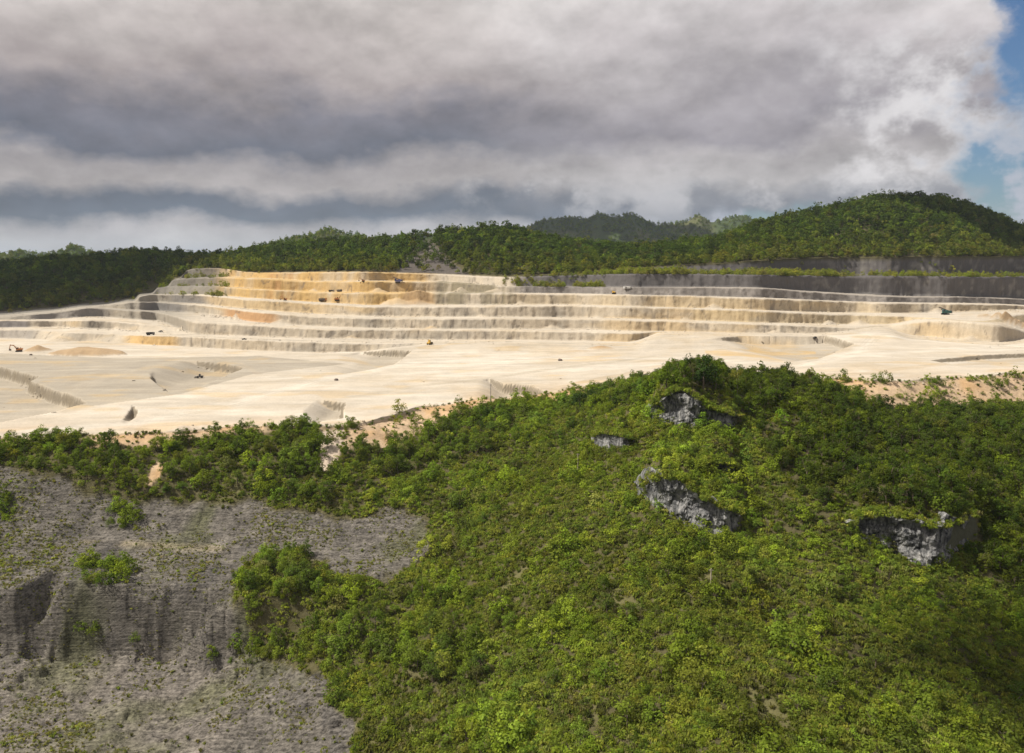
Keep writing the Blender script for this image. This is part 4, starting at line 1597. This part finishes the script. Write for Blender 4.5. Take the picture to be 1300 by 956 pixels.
# --- woods behind the quarry
mb1 = fbm(cX, cY, 120, 4, 90)
mb2 = fbm(cX, cY, 30, 3, 91)
ridge_cells = (cc == BACK) & view
burn = in_poly(cU, cV, [(525, 312), (545, 304), (568, 325), (600, 345), (560, 352), (500, 350)])
dens = ridge_cells * np.where(burn, .006, .024) * (0.8 + 0.5 * (mb2 > -.2))
dens = dens + ((cc == FARC) & view & (cY < MDs[None, :-1] + 140)) * .02
dens = dens * (1 + 1.6 * np.clip(1 - (cY - topd[None, :-1]) / 90, 0, 1) * ~burn)
pw, rw, cw_ = sample(dens)
nw = len(pw)
a1, a2 = mb1[rw, cw_], mb2[rw, cw_]
uw, vw = project(pw[:, 0], pw[:, 1], pw[:, 2])
edge_w = np.clip(1 - (pw[:, 1] - topd[cw_]) / 90, 0, 1)
W = np.stack([.18 + .5 * np.clip(a2, 0, 1), 1.0 + 0 * a1, .2 + 1.4 * edge_w, .02 + .4 * edge_w, 1.5 + 1.5 * np.clip(a1, 0, 1) - 1.0 * edge_w, .06 + .5 * edge_w], 1)
tint = pick([VIVID, GREEN, OLIVE, DRY, DARK, YELL], W, nw) * .74 * rng.uniform(.55, 1.4, (nw, 1))
scatter('forest', COL_FTREE, pw, rng.uniform(.6, 1.45, nw) * (1 - .45 * edge_w), tint, len(FTREES), 'unbroken forest on the ridge behind the quarry', 'forest')
print('forest', nw)

# --- scrub on the upper right benches
bw = (cc == TREAD) | (cc == WALL)
fcell = FACE[:-1, :-1]
dens = bw * view * (((fcell == 8) & (cU > 740)) * .03 + ((fcell == 7) & (cc == TREAD) & (cU > 660)) * .22 + ((fcell == 6) & (cc == TREAD) & (cU > 655) & (cU < 800)) * .18
                    + ((fcell == 7) & (cc == WALL) & (cU > 640) & (cU < 740)) * .10 + ((fcell == 7) & (cU < 330)) * .05 + ((fcell >= 4) & (fcell <= 6) & (cc == TREAD) & (cU > 200) & (cU < 290)) * .03)
dens = dens * (.15 + 1.5 * sstep(fbm(cX, cY * .3, 14, 4, 95), -.1, .5)) * np.where((fcell == 6), 1 - sstep(cU, 740, 800), 1) * np.where(fcell == 7, .25 + 1.2 * (fbm(cX, cY * .2, 40, 3, 99) > -.1), 1)
pb, rb, cb = sample(dens)
nb_ = len(pb)
tint = pick([VIVID, GREEN, OLIVE, DRY, DARK, YELL], np.tile([.3, .8, 1.6, .7, .3, .7], (nb_, 1)), nb_)
scatter('bench_scrub', COL_SHRUB, pb, rng.uniform(.5, 2.3, nb_), tint, len(SHRUBS), 'straggling bushes on the dark upper quarry benches', 'scrub')
print('bench scrub', nb_)

# --- rubble at the foot of faces and along berms
ROCKM = []
M_RUB = bpy.data.materials.new('rubble_stone')
M_RUB.use_nodes = True
_t = NT(M_RUB.node_tree)
_b = _t.n['Principled BSDF']
_b.inputs['Roughness'].default_value = .95
_b.inputs['Specular IOR Level'].default_value = .1
_a = _t.node('ShaderNodeAttribute', attribute_name='tint', attribute_type='INSTANCER')
_t.l.new(_a.outputs['Color'], _b.inputs['Base Color'])
for i in range(5):
    bm = bmesh.new()
    bmesh.ops.create_icosphere(bm, subdivisions=1, radius=1.0)
    g_ = np.random.default_rng(900 + i)
    for v in bm.verts:
        k = .6 + .7 * g_.uniform()
        v.co = Vector((v.co.x * k * 1.2, v.co.y * k, v.co.z * k * .7))
    me = bpy.data.meshes.new('stone')
    bm.to_mesh(me); bm.free()
    me.materials.append(M_RUB)
    ROCKM.append(me)
COL_ROCK = proto_collection('proto_stone', ROCKM)
rowi = np.arange(NR - 1)[:, None] + 0 * cc
nxtwall = np.zeros_like(cc, bool)
for k in range(1, 3):
    nxtwall[:-k] |= (cc[k:] == WALL) & (cc[:-k] != WALL)
cutc = cells(cutface.astype(float))
cutn = np.zeros_like(cutc)
for k in range(1, 4):
    cutn[:-k] = np.maximum(cutn[:-k], cutc[k:])
hcell = np.zeros_like(cX)
rubn = sstep(fbm(cX, cY, 11, 4, 96), -.05, .4)
dens = view * (nxtwall * rubn * .16 + ((cc == FLOOR) & (cutn > .2)) * .10 * rubn + (cc == FLOOR) * .0035 * sstep(fbm(cX, cY, 30, 3, 97), .1, .5)
               + ((cc == FLOOR) & (cY < RIMD[None, :-1] + 8)) * .05 * rubn + (slidec > .4) * (cc == F0) * .22 * rubn + (greyc > .3) * (cc == F0) * .02 * rubn)
pr, rr_, cr_ = sample(dens)
nr_ = len(pr)
al = np.clip(ALB[rr_, cr_], 0.02, .9) * rng.uniform(.6, 1.15, (nr_, 1))
scatter('rubble', COL_ROCK, pr, rng.uniform(.15, .75, nr_) ** 1.6 * 1.3 * np.where(pr[:, 1] < 300, .5, 1.0), al, len(ROCKM), 'loose broken stone at the foot of the quarry faces', 'rubble')
print('rubble', nr_)

# --- far hills woods
dens = ((cc == FARC) & view & (cY > 1400) & (cY < 3200)) * .0045
pf, rf, cf = sample(dens)
nf = len(pf)
tint = pick([GREEN, OLIVE, DARK], np.tile([1.0, .6, 1.0], (nf, 1)), nf)
scatter('far_forest', COL_FTREE, pf, rng.uniform(.8, 1.5, nf), tint, len(FTREES), 'trees covering the far hills', 'forest')
print('far', nf)

# ------------------------------------------------------------------ limestone outcrops
def rock_material():
    m, t, b = principled('limestone', 0.9, 0.2)
    tc = t.node('ShaderNodeNewGeometry')
    pos = tc.outputs['Position']
    n1 = t.noise(pos, 0.35, 7, 0.65, 0.4)
    n2 = t.noise(t.vmath('MULTIPLY', pos, (1.0, 1.0, 0.22)), 0.8, 6, 0.65, 0.3)
    n3 = t.noise(pos, 2.6, 5, 0.7)
    c = t.ramp(n2, [(0.36, (.035, .036, .038)), (0.45, (.13, .13, .128)), (0.55, (.27, .265, .255)), (0.71, (.48, .46, .43))])
    c = t.mix(t.sstep(n1, .54, .70), c, (.07, .07, .072))
    g = t.math('ADD', .35, t.math('MULTIPLY', n3, 1.15))
    t.l.new(t.mix(1.0, c, t.comb(g, g, g), 'MULTIPLY'), b.inputs['Base Color'])
    bp = t.node('ShaderNodeBump')
    bp.inputs['Distance'].default_value = 0.5
    t.l.new(t.math('ADD', n2, n3), bp.inputs['Height'])
    t.l.new(bp.outputs[0], b.inputs['Normal'])
    return m


M_ROCK = rock_material()


def outcrop(label, pts, depth, seed):
    """a craggy block with its own depth, set into the hillside"""
    uu, fx, fy, fz, tz = cliff_line_cache[id(pts)]
    nu, nv = len(uu), 26
    verts, faces = [], []
    endf = np.sin(np.linspace(0, math.pi, nu)) ** 0.35
    prof = [(-0.22, 0.3), (0, 0.0)]
    S = np.linspace(-0.25, 1.0, nv)
    XX = np.repeat(fx[:, None], nv, 1)
    hgt = np.maximum(tz - fz, 0.6) * (1.0 + .42 * fbm(fx, fx * 0, 5.0, 3, seed + 20))
    ZZ = fz[:, None] + S[None, :] * hgt[:, None]
    blk = np.floor(fbm(XX * 1.0 + .3 * ZZ, ZZ * 1.2, 3.4, 3, seed + 9) * 5) / 5
    bulge = blk * 2.6 + fbm(XX * 1.0, ZZ * 0.9, 7.0, 4, seed) * 1.7 + np.abs(fbm(XX * 1.2, ZZ * 0.35, 3.0, 4, seed + 3)) * -1.6 + fbm(XX, ZZ, 1.2, 3, seed + 5) * .45
    over = np.interp(S, [-.25, 0, .25, .5, .8, 1.0], [-.6, -.4, .5, .9, .4, -.5])[None, :]
    YY = fy[:, None] + 1.0 + over + bulge * endf[:, None] + (1 - endf[:, None]) * 2.5
    XX = XX + fbm(XX, ZZ, 4, 3, seed + 7) * .6
    for i in range(nu):
        for j in range(nv):
            verts.append((XX[i, j], YY[i, j], ZZ[i, j]))
    # cap going back into the hill, so the block has real depth
    nb = 5
    base = len(verts)
    for i in range(nu):
        for j in range(1, nb + 1):
            s = j / nb
            verts.append((XX[i, -1], YY[i, -1] + depth * s, ZZ[i, -1] + .25 * math.sin(s * 6.0 + i * .4) - .5 * s))
    for i in range(nu - 1):
        for j in range(nv - 1):
            a = i * nv + j
            faces.append((a, a + nv, a + nv + 1, a + 1))
        for j in range(nb):
            a = i * nv + nv - 1 if j == 0 else base + i * nb + j - 1
            b = (i + 1) * nv + nv - 1 if j == 0 else base + (i + 1) * nb + j - 1
            faces.append((a, b, base + (i + 1) * nb + j, base + i * nb + j))
    o = mesh_obj('rock_outcrop', verts, faces, M_ROCK, None, False)
    tag(o, label, 'rock outcrop')
    return o


for lab, pts, dep, sd in OUTCROPS:
    outcrop(lab, pts, dep, sd)

# ------------------------------------------------------------------ machines
M_YEL = simple('machine_yellow', (.55, .33, .03), .5, .4)
M_ORG = simple('machine_orange', (.42, .17, .05), .55, .4)
M_BLK = simple('rubber_and_tracks', (.025, .024, .023), .8, .3)
M_GLS = simple('cab_glass', (.03, .045, .055), .15, .6)
M_DGN = simple('rig_green', (.03, .10, .085), .5, .4)
M_BLU = simple('rig_blue', (.10, .11, .26), .5, .4)
M_WHT = simple('container_white', (.72, .71, .68), .6, .3)
M_GRY = simple('machine_grey', (.14, .13, .125), .6, .3)
M_STL = simple('worn_steel', (.16, .13, .11), .5, .5, .6)
M_WOOD = simple('weathered_pole', (.40, .34, .26), .85, .1)


def bm_obj(name, bm, mat, parent):
    me = bpy.data.meshes.new(name)
    bm.to_mesh(me)
    bm.free()
    me.materials.append(mat)
    return part(name, me, parent)


def bm_box(bm, c, s, rot=None, bev=0.05):
    m = Matrix.Translation(c)
    if rot:
        m = m @ Euler(rot).to_matrix().to_4x4()
    r = bmesh.ops.create_cube(bm, size=1.0, matrix=m @ Matrix.Diagonal((s[0], s[1], s[2], 1)))
    if bev:
        es = list({e for v in r['verts'] for e in v.link_edges})
        bmesh.ops.bevel(bm, geom=es, offset=bev, segments=1, affect='EDGES')


def bm_prism(bm, pts, y0, y1):
    """profile in x-z extruded in y"""
    a = [bm.verts.new((x, y0, z)) for x, z in pts]
    b = [bm.verts.new((x, y1, z)) for x, z in pts]
    bm.faces.new(a)
    bm.faces.new(b[::-1])
    for i in range(len(pts)):
        j = (i + 1) % len(pts)
        bm.faces.new((a[j], a[i], b[i], b[j]))
    bmesh.ops.recalc_face_normals(bm, faces=bm.faces)


def bm_wheel(bm, c, r, w):
    bmesh.ops.create_cone(bm, cap_ends=True, segments=16, radius1=r, radius2=r, depth=w,
                          matrix=Matrix.Translation(c) @ Matrix.Rotation(math.pi / 2, 4, 'X'))


def track_parts(o, L=3.6, gauge=2.3, w=0.6, h=0.95):
    for s in (-1, 1):
        bm = bmesh.new()
        pts = []
        for k in range(9):
            a = -math.pi / 2 + math.pi * k / 8
            pts.append((L / 2 - h / 2 + h / 2 * math.cos(a), h / 2 + h / 2 * math.sin(a)))
        for k in range(9):
            a = math.pi / 2 + math.pi * k / 8
            pts.append((-L / 2 + h / 2 + h / 2 * math.cos(a), h / 2 + h / 2 * math.sin(a)))
        bm_prism(bm, pts, s * gauge / 2 - w / 2, s * gauge / 2 + w / 2)
        bm_obj('track', bm, M_BLK, o)


def excavator(pos, rz, s, mat, label, reach=1.0):
    o = thing('excavator', pos, rz, s)
    track_parts(o)
    bm = bmesh.new(); bm_box(bm, (0, 0, .85), (2.2, 1.8, .5)); bm_obj('undercarriage', bm, M_STL, o)
    bm = bmesh.new()
    bm_prism(bm, [(-2.2, 1.15), (1.3, 1.15), (1.3, 1.9), (0.2, 2.25), (-1.9, 2.25), (-2.35, 1.9)], -1.25, 1.25)
    b = bm_obj('house', bm, mat, o)
    bm = bmesh.new(); bm_box(bm, (-1.0, -.3, 2.55), (.5, .25, .6)); bm_obj('exhaust', bm, M_STL, b)
    bm = bmesh.new()
    bm_prism(bm, [(-.1, 1.2), (1.35, 1.2), (1.45, 2.0), (1.05, 3.0), (-.1, 3.0)], .35, 1.28)
    cb = bm_obj('cab', bm, mat, o)
    bm = bmesh.new()
    bm_prism(bm, [(.05, 2.05), (1.36, 2.05), (1.02, 2.9), (.05, 2.9)], .32, 1.31)
    bm_obj('window', bm, M_GLS, cb)
    bm = bmesh.new()
    bm_prism(bm, [(.9, 1.5), (1.3, 1.4), (2.9, 4.0), (4.8 * reach, 4.35), (4.8 * reach, 4.75), (2.7, 4.6)], -.55, -.15)
    bm_obj('boom', bm, mat, o)
    bm = bmesh.new()
    bm_prism(bm, [(4.5 * reach, 5.0), (4.95 * reach, 4.9), (5.5 * reach, 2.1), (5.2 * reach, 2.0)], -.52, -.18)
    st = bm_obj('stick', bm, mat, o)
    bm = bmesh.new()
    x = 5.35 * reach
    bm_prism(bm, [(x + .25, 2.2), (x - .25, 2.2), (x - .95, 1.6), (x - 1.0, .95), (x - .3, .75), (x + .35, 1.2)], -.95, .25)
    bm_obj('bucket', bm, M_STL, o)
    tag(o, label, 'excavator')
    return o


def dump_truck(pos, rz, s, mat, label, bedmat=None):
    o = thing('dump_truck', pos, rz, s)
    bm = bmesh.new(); bm_box(bm, (0, 0, 1.0), (7.2, 1.0, .35)); bm_obj('chassis', bm, M_BLK, o)
    bm = bmesh.new()
    bm_prism(bm, [(2.1, 1.0), (3.8, 1.0), (3.85, 1.9), (3.55, 3.0), (2.1, 3.0)], -1.2, 1.2)
    c = bm_obj('cab', bm, mat, o)
    bm = bmesh.new()
    bm_prism(bm, [(3.2, 2.0), (3.87, 2.0), (3.6, 2.85), (3.2, 2.85)], -1.1, 1.1)
    bm_obj('windscreen', bm, M_GLS, c)
    bm = bmesh.new()
    for y in (-1.2, 1.2):
        bm_prism(bm, [(-3.6, 1.5), (1.8, 1.35), (1.9, 3.0), (-3.7, 2.8)], y - .06, y + .06)
    bm_box(bm, (-.9, 0, 1.42), (5.3, 2.3, .18), None, .02)
    bm_box(bm, (1.8, 0, 2.2), (.14, 2.3, 1.5), None, .02)
    bm_box(bm, (-3.6, 0, 2.1), (.12, 2.3, 1.2), None, .02)
    bm_box(bm, (-.9, 0, 2.2), (5.0, 2.2, 1.2), None, .3)
    bm_obj('dump_bed', bm, bedmat or M_GRY, o)
    for x in (2.9, -1.2, -2.6):
        for y in (-1.05, 1.05):
            bm = bmesh.new(); bm_wheel(bm, (x, y, .55), .55, .42)
            w = bm_obj('wheel', bm, M_BLK, o)
            bm = bmesh.new(); bm_wheel(bm, (x, y + math.copysign(.17, y), .55), .27, .12)
            bm_obj('hub', bm, M_STL, w)
    tag(o, label, 'truck')
    return o


def drill_rig(pos, rz, s, mat, label, mast=58):
    o = thing('drill_rig', pos, rz, s)
    track_parts(o, 3.4, 2.0, .5, .8)
    bm = bmesh.new()
    bm_prism(bm, [(-2.6, .9), (.9, .9), (.9, 1.9), (-.4, 2.3), (-2.6, 2.2)], -1.1, 1.1)
    bm_obj('engine_body', bm, mat, o)
    bm = bmesh.new()
    bm_prism(bm, [(.9, .95), (2.0, .95), (2.1, 1.9), (1.7, 2.9), (.9, 2.9)], .1, 1.1)
    cb = bm_obj('cab', bm, mat, o)
    bm = bmesh.new(); bm_prism(bm, [(1.0, 1.9), (2.12, 1.9), (1.75, 2.75), (1.0, 2.75)], .06, 1.14); bm_obj('window', bm, M_GLS, cb)
    bm = bmesh.new()
    a = R(mast)
    bm_box(bm, (1.4 - 1.2 * math.cos(a) * 1.2, -.5, 3.0), (6.2, .45, .5), (0, -a * .35, 0), .03)
    bm_obj('mast', bm, M_STL, o)
    bm = bmesh.new(); bm_box(bm, (1.0, -.5, 2.2), (2.6, .3, .35), (0, -.6, 0), .03); bm_obj('boom', bm, mat, o)
    bm = bmesh.new(); bm_box(bm, (-3.0, 0, 1.5), (.8, 1.7, 1.4), None, .1); bm_obj('dust_collector', bm, M_GRY, o)
    tag(o, label, 'drill rig')
    return o


def wheel_loader(pos, rz, s, mat, label):
    o = thing('wheel_loader', pos, rz, s)
    bm = bmesh.new(); bm_prism(bm, [(-3.0, .8), (-.2, .8), (-.2, 1.9), (-2.8, 2.0), (-3.1, 1.6)], -.95, .95); bm_obj('engine_body', bm, mat, o)
    bm = bmesh.new(); bm_prism(bm, [(-.2, .7), (1.6, .7), (1.6, 1.2), (-.2, 1.6)], -.7, .7); bm_obj('front_frame', bm, mat, o)
    bm = bmesh.new(); bm_prism(bm, [(-1.1, 1.9), (.3, 1.7), (.1, 3.3), (-1.0, 3.3)], -.75, .75)
    cb = bm_obj('cab', bm, mat, o)
    bm = bmesh.new(); bm_prism(bm, [(-1.0, 2.2), (.27, 2.1), (.1, 3.15), (-.95, 3.15)], -.78, .78); bm_obj('window', bm, M_GLS, cb)
    bm = bmesh.new()
    for y in (-.5, .5):
        bm_prism(bm, [(.6, 1.6), (.9, 1.9), (3.2, .9), (3.0, .6)], y - .12, y + .12)
    bm_obj('lift_arm', bm, mat, o)
    bm = bmesh.new(); bm_prism(bm, [(2.9, .25), (4.2, .15), (3.3, .5), (3.2, 1.4), (2.9, 1.3)], -1.35, 1.35); bm_obj('bucket', bm, M_STL, o)
    for x in (-1.9, 1.2):
        for y in (-1.0, 1.0):
            bm = bmesh.new(); bm_wheel(bm, (x, y, .75), .75, .55)
            w = bm_obj('wheel', bm, M_BLK, o)
            bm = bmesh.new(); bm_wheel(bm, (x, y + math.copysign(.24, y), .75), .36, .12); bm_obj('hub', bm, mat, w)
    tag(o, label, 'loader')
    return o


def pickup(pos, rz, s, mat, label):
    o = thing('pickup_truck', pos, rz, s)
    bm = bmesh.new(); bm_prism(bm, [(-2.5, .5), (2.5, .5), (2.5, 1.05), (1.2, 1.15), (-2.5, 1.15)], -.9, .9); bm_obj('body', bm, mat, o)
    bm = bmesh.new(); bm_prism(bm, [(-.7, 1.1), (1.3, 1.1), (.7, 1.8), (-.6, 1.8)], -.8, .8)
    cb = bm_obj('cab', bm, mat, o)
    bm = bmesh.new(); bm_prism(bm, [(-.55, 1.2), (1.1, 1.2), (.65, 1.72), (-.5, 1.72)], -.83, .83); bm_obj('window', bm, M_GLS, cb)
    for x in (-1.5, 1.5):
        for y in (-.82, .82):
            bm = bmesh.new(); bm_wheel(bm, (x, y, .4), .4, .28); bm_obj('wheel', bm, M_BLK, o)
    tag(o, label, 'truck')
    return o


excavator(spot(24, 446.5), R(-160), 1.0, M_ORG, 'orange-brown excavator digging beside the small round gravel heap')
dump_truck(spot(191, 425.5), R(8), .75, M_GRY, 'low dark dump truck parked on the ledge above the orange face', M_BLK)
pickup(spot(204, 421.5), R(70), .7, M_GRY, 'small dark pickup standing behind the low dark dump truck')
pickup(spot(310, 431.3), R(20), .62, M_BLK, 'tiny dark pickup on the lowest bench above the long tan face')
wheel_loader(spot(253, 480), R(190), .72, M_GRY, 'dark wheel loader in the sunken pit under the curved face')
excavator(spot(362, 381.5), R(200), .78, M_ORG, 'rusty orange excavator alone on the fourth bench')
dump_truck(spot(410, 382.8), R(2), .95, M_ORG, 'boxy brown dump truck waiting beside an excavator on the fourth bench', M_STL)
excavator(spot(428, 382.0), R(10), 1.05, M_ORG, 'dark orange excavator with long boom loading the boxy brown truck')
dump_truck(spot(420.5, 370.6), R(4), .6, M_GRY, 'dark dump truck on the fifth bench above the loading excavator', M_BLK)
dump_truck(spot(431, 370.3), R(-6), .65, M_BLK, 'black dump truck right behind another on the fifth bench', M_GRY)
excavator(spot(461, 357.6), R(185), .7, M_ORG, 'small orange excavator on the ochre top bench')
drill_rig(spot(505, 359.0), R(180), 1.25, M_BLU, 'blue drilling rig on the ochre top bench by a rubble heap')
wheel_loader(spot(545.5, 437.2), R(75), .95, M_YEL, 'bright yellow loader alone on the pale quarry floor')
excavator(spot(779, 373.0), R(90), .85, M_YEL, 'yellow excavator parked against the dark upper bench')
drill_rig(spot(1200, 399.6), R(185), 1.45, M_DGN, 'dark green drilling rig on the right-hand terrace')
pickup(spot(1035, 429.5), R(40), .7, M_BLK, 'black pickup on the lip of the golden cut face')

# white container beside the yellow excavator
q = spot(796, 366.5)
o = thing('site_container', q, 0)
bm = bmesh.new(); bm_box(bm, (0, 0, 1.0), (5.2, 2.3, 1.6)); bd = bm_obj('body', bm, M_WHT, o)
bm = bmesh.new(); bm_box(bm, (0, 0, 1.87), (5.4, 2.5, .12), None, .02); bm_obj('roof', bm, M_WHT, o)
bm = bmesh.new(); bm_box(bm, (-.9, -1.16, .9), (.9, .06, 1.3), None, .01); bm_obj('door', bm, M_GRY, o)
tag(o, 'long white site container on the dark upper bench', 'container')


def pole(u, v, h, label, arm=False):
    q = spot(u, v)
    o = thing('utility_pole', q, 0)
    bm = bmesh.new()
    bmesh.ops.create_cone(bm, cap_ends=True, segments=10, radius1=.17, radius2=.10, depth=h + .8, matrix=Matrix.Translation((0, 0, h / 2 - .4)))
    bm_obj('shaft', bm, M_WOOD if not arm else M_GRY, o)
    bm = bmesh.new(); bm_box(bm, (0, 0, h - .35), (1.0, .1, .12), None, .02)
    bm_obj('crossarm', bm, M_WOOD if not arm else M_GRY, o)
    tag(o, label, 'pole')


pole(623, 510, 7.8, 'dark pole standing on the quarry rim beside the cut', True)
pole(733.5, 602, 6.6, 'pale straight wooden pole alone in the green slope left of the knoll')
pole(902, 752, 5.2, 'thin wooden pole in the scrub below the middle limestone cliff')

# boulders
def boulder(q, s, label, mat, group=None, seed=0):
    bm = bmesh.new()
    bmesh.ops.create_icosphere(bm, subdivisions=2, radius=1.0)
    rg = np.random.default_rng(seed)
    for v in bm.verts:
        n = 0.75 + 0.5 * rg.uniform()
        v.co = Vector((v.co.x * n * 1.2, v.co.y * n, v.co.z * n * .75))
    me = bpy.data.meshes.new('boulder')
    bm.to_mesh(me); bm.free()
    me.materials.append(mat)
    o = bpy.data.objects.new('boulder', me)
    o.location = q + Vector((0, 0, .3 * s))
    o.scale = (s, s, s)
    o.rotation_euler = (0, 0, seed)
    C.objects.link(o)
    tag(o, label, 'rock', group)


M_BOUL = simple('quarry_boulder', (.42, .35, .26), .95, .1, 0, .5, 1.5)
M_BOUD = simple('dark_boulder', (.16, .13, .11), .95, .1, 0, .5, 1.5)
boulder(spot(711, 458), 1.2, 'single dark boulder on the open quarry floor', M_BOUD, None, 1)
boulder(spot(427, 483), 1.0, 'dark boulder at the corner of the raised floor edge', M_BOUD, None, 2)
boulder(spot(39, 451), .9, 'small dark stone in front of the orange-brown excavator', M_BOUD, None, 3)
for k in range(34):
    u = random.choice([random.uniform(60, 420), random.uniform(440, 700), random.uniform(960, 1290)])
    c = int(np.argmin(np.abs(T - bearing(u, 520))))
    y = RIMD[c] + random.uniform(-7, 5)
    x = T[c] * y
    boulder(Vector((x, y, ground_at(x, y))), random.uniform(.25, .7), 'pale rock lying along the quarry rim', M_BOUL, 'rocks along the quarry rim', 10 + k)

# ------------------------------------------------------------------ clouds out of view, placed for the shadows they cast
M_CLOUD = simple('cloud_white', (.8, .8, .8), 1.0, 0.0, 0, .05, .01)


def cloud(target, alt, rx, ry, n, seed, label):
    rg = np.random.default_rng(seed)
    k = (alt - target[2]) / SUN_DIR.z
    c = Vector(target) + SUN_DIR * k
    bm = bmesh.new()
    for i in range(n):
        a = rg.uniform(0, 6.28)
        r = math.sqrt(rg.uniform(0, 1))
        s = rg.uniform(.16, .34) * min(rx, ry) * (1.15 - .7 * r)
        m = Matrix.Translation((c.x + rx * r * math.cos(a), c.y + ry * r * math.sin(a), c.z + rg.uniform(0, .35) * min(rx, ry) * (1 - r)))
        bmesh.ops.create_icosphere(bm, subdivisions=2, radius=s, matrix=m @ Matrix.Diagonal((1.2, 1.2, .6, 1)))
    me = bpy.data.meshes.new('cloud')
    bm.to_mesh(me); bm.free()
    me.materials.append(M_CLOUD)
    me.polygons.foreach_set('use_smooth', [True] * len(me.polygons))
    o = bpy.data.objects.new('cloud', me)
    C.objects.link(o)
    tag(o, label, kind='structure')


cloud((-600, 960, 35), 900, 270, 250, 330, 3, 'white heaped cloud over the left ridge')

cloud((175, 138, -8), 1500, 105, 50, 150, 8, 'unseen added cloud shading the right foot of the green slope')  # extra cloud out of view, added to shade the lower right slope
cloud((640, 890, 90), 1100, 170, 140, 160, 9, 'unseen added cloud shading the right shoulder of the wooded hill')  # extra cloud out of view, added to darken the hill's right side
cloud((330, 2520, 150), 1200, 330, 190, 150, 4, 'broad white cloud over the far hills')

# ------------------------------------------------------------------ haze: thin even air
def haze():
    bm = bmesh.new()
    x0, x1, y0, y1, z0, z1 = -26000, 26000, -400, 17000, -120, 420
    bmesh.ops.create_cube(bm, size=1.0, matrix=Matrix.Translation(((x0 + x1) / 2, (y0 + y1) / 2, (z0 + z1) / 2)) @ Matrix.Diagonal((x1 - x0, y1 - y0, z1 - z0, 1)))
    me = bpy.data.meshes.new('haze')
    bm.to_mesh(me); bm.free()
    m = bpy.data.materials.new('thin_air')
    m.use_nodes = True
    t = NT(m.node_tree)
    t.n.clear()
    out = t.node('ShaderNodeOutputMaterial')
    v = t.node('ShaderNodeVolumePrincipled')
    v.inputs['Color'].default_value = (.74, .84, .96, 1)
    v.inputs['Density'].default_value = 0.00004
    t.l.new(v.outputs[0], out.inputs['Volume'])
    me.materials.append(m)
    o = bpy.data.objects.new('haze', me)
    C.objects.link(o)
    tag(o, 'thin pale haze in the air', kind='stuff')


haze()
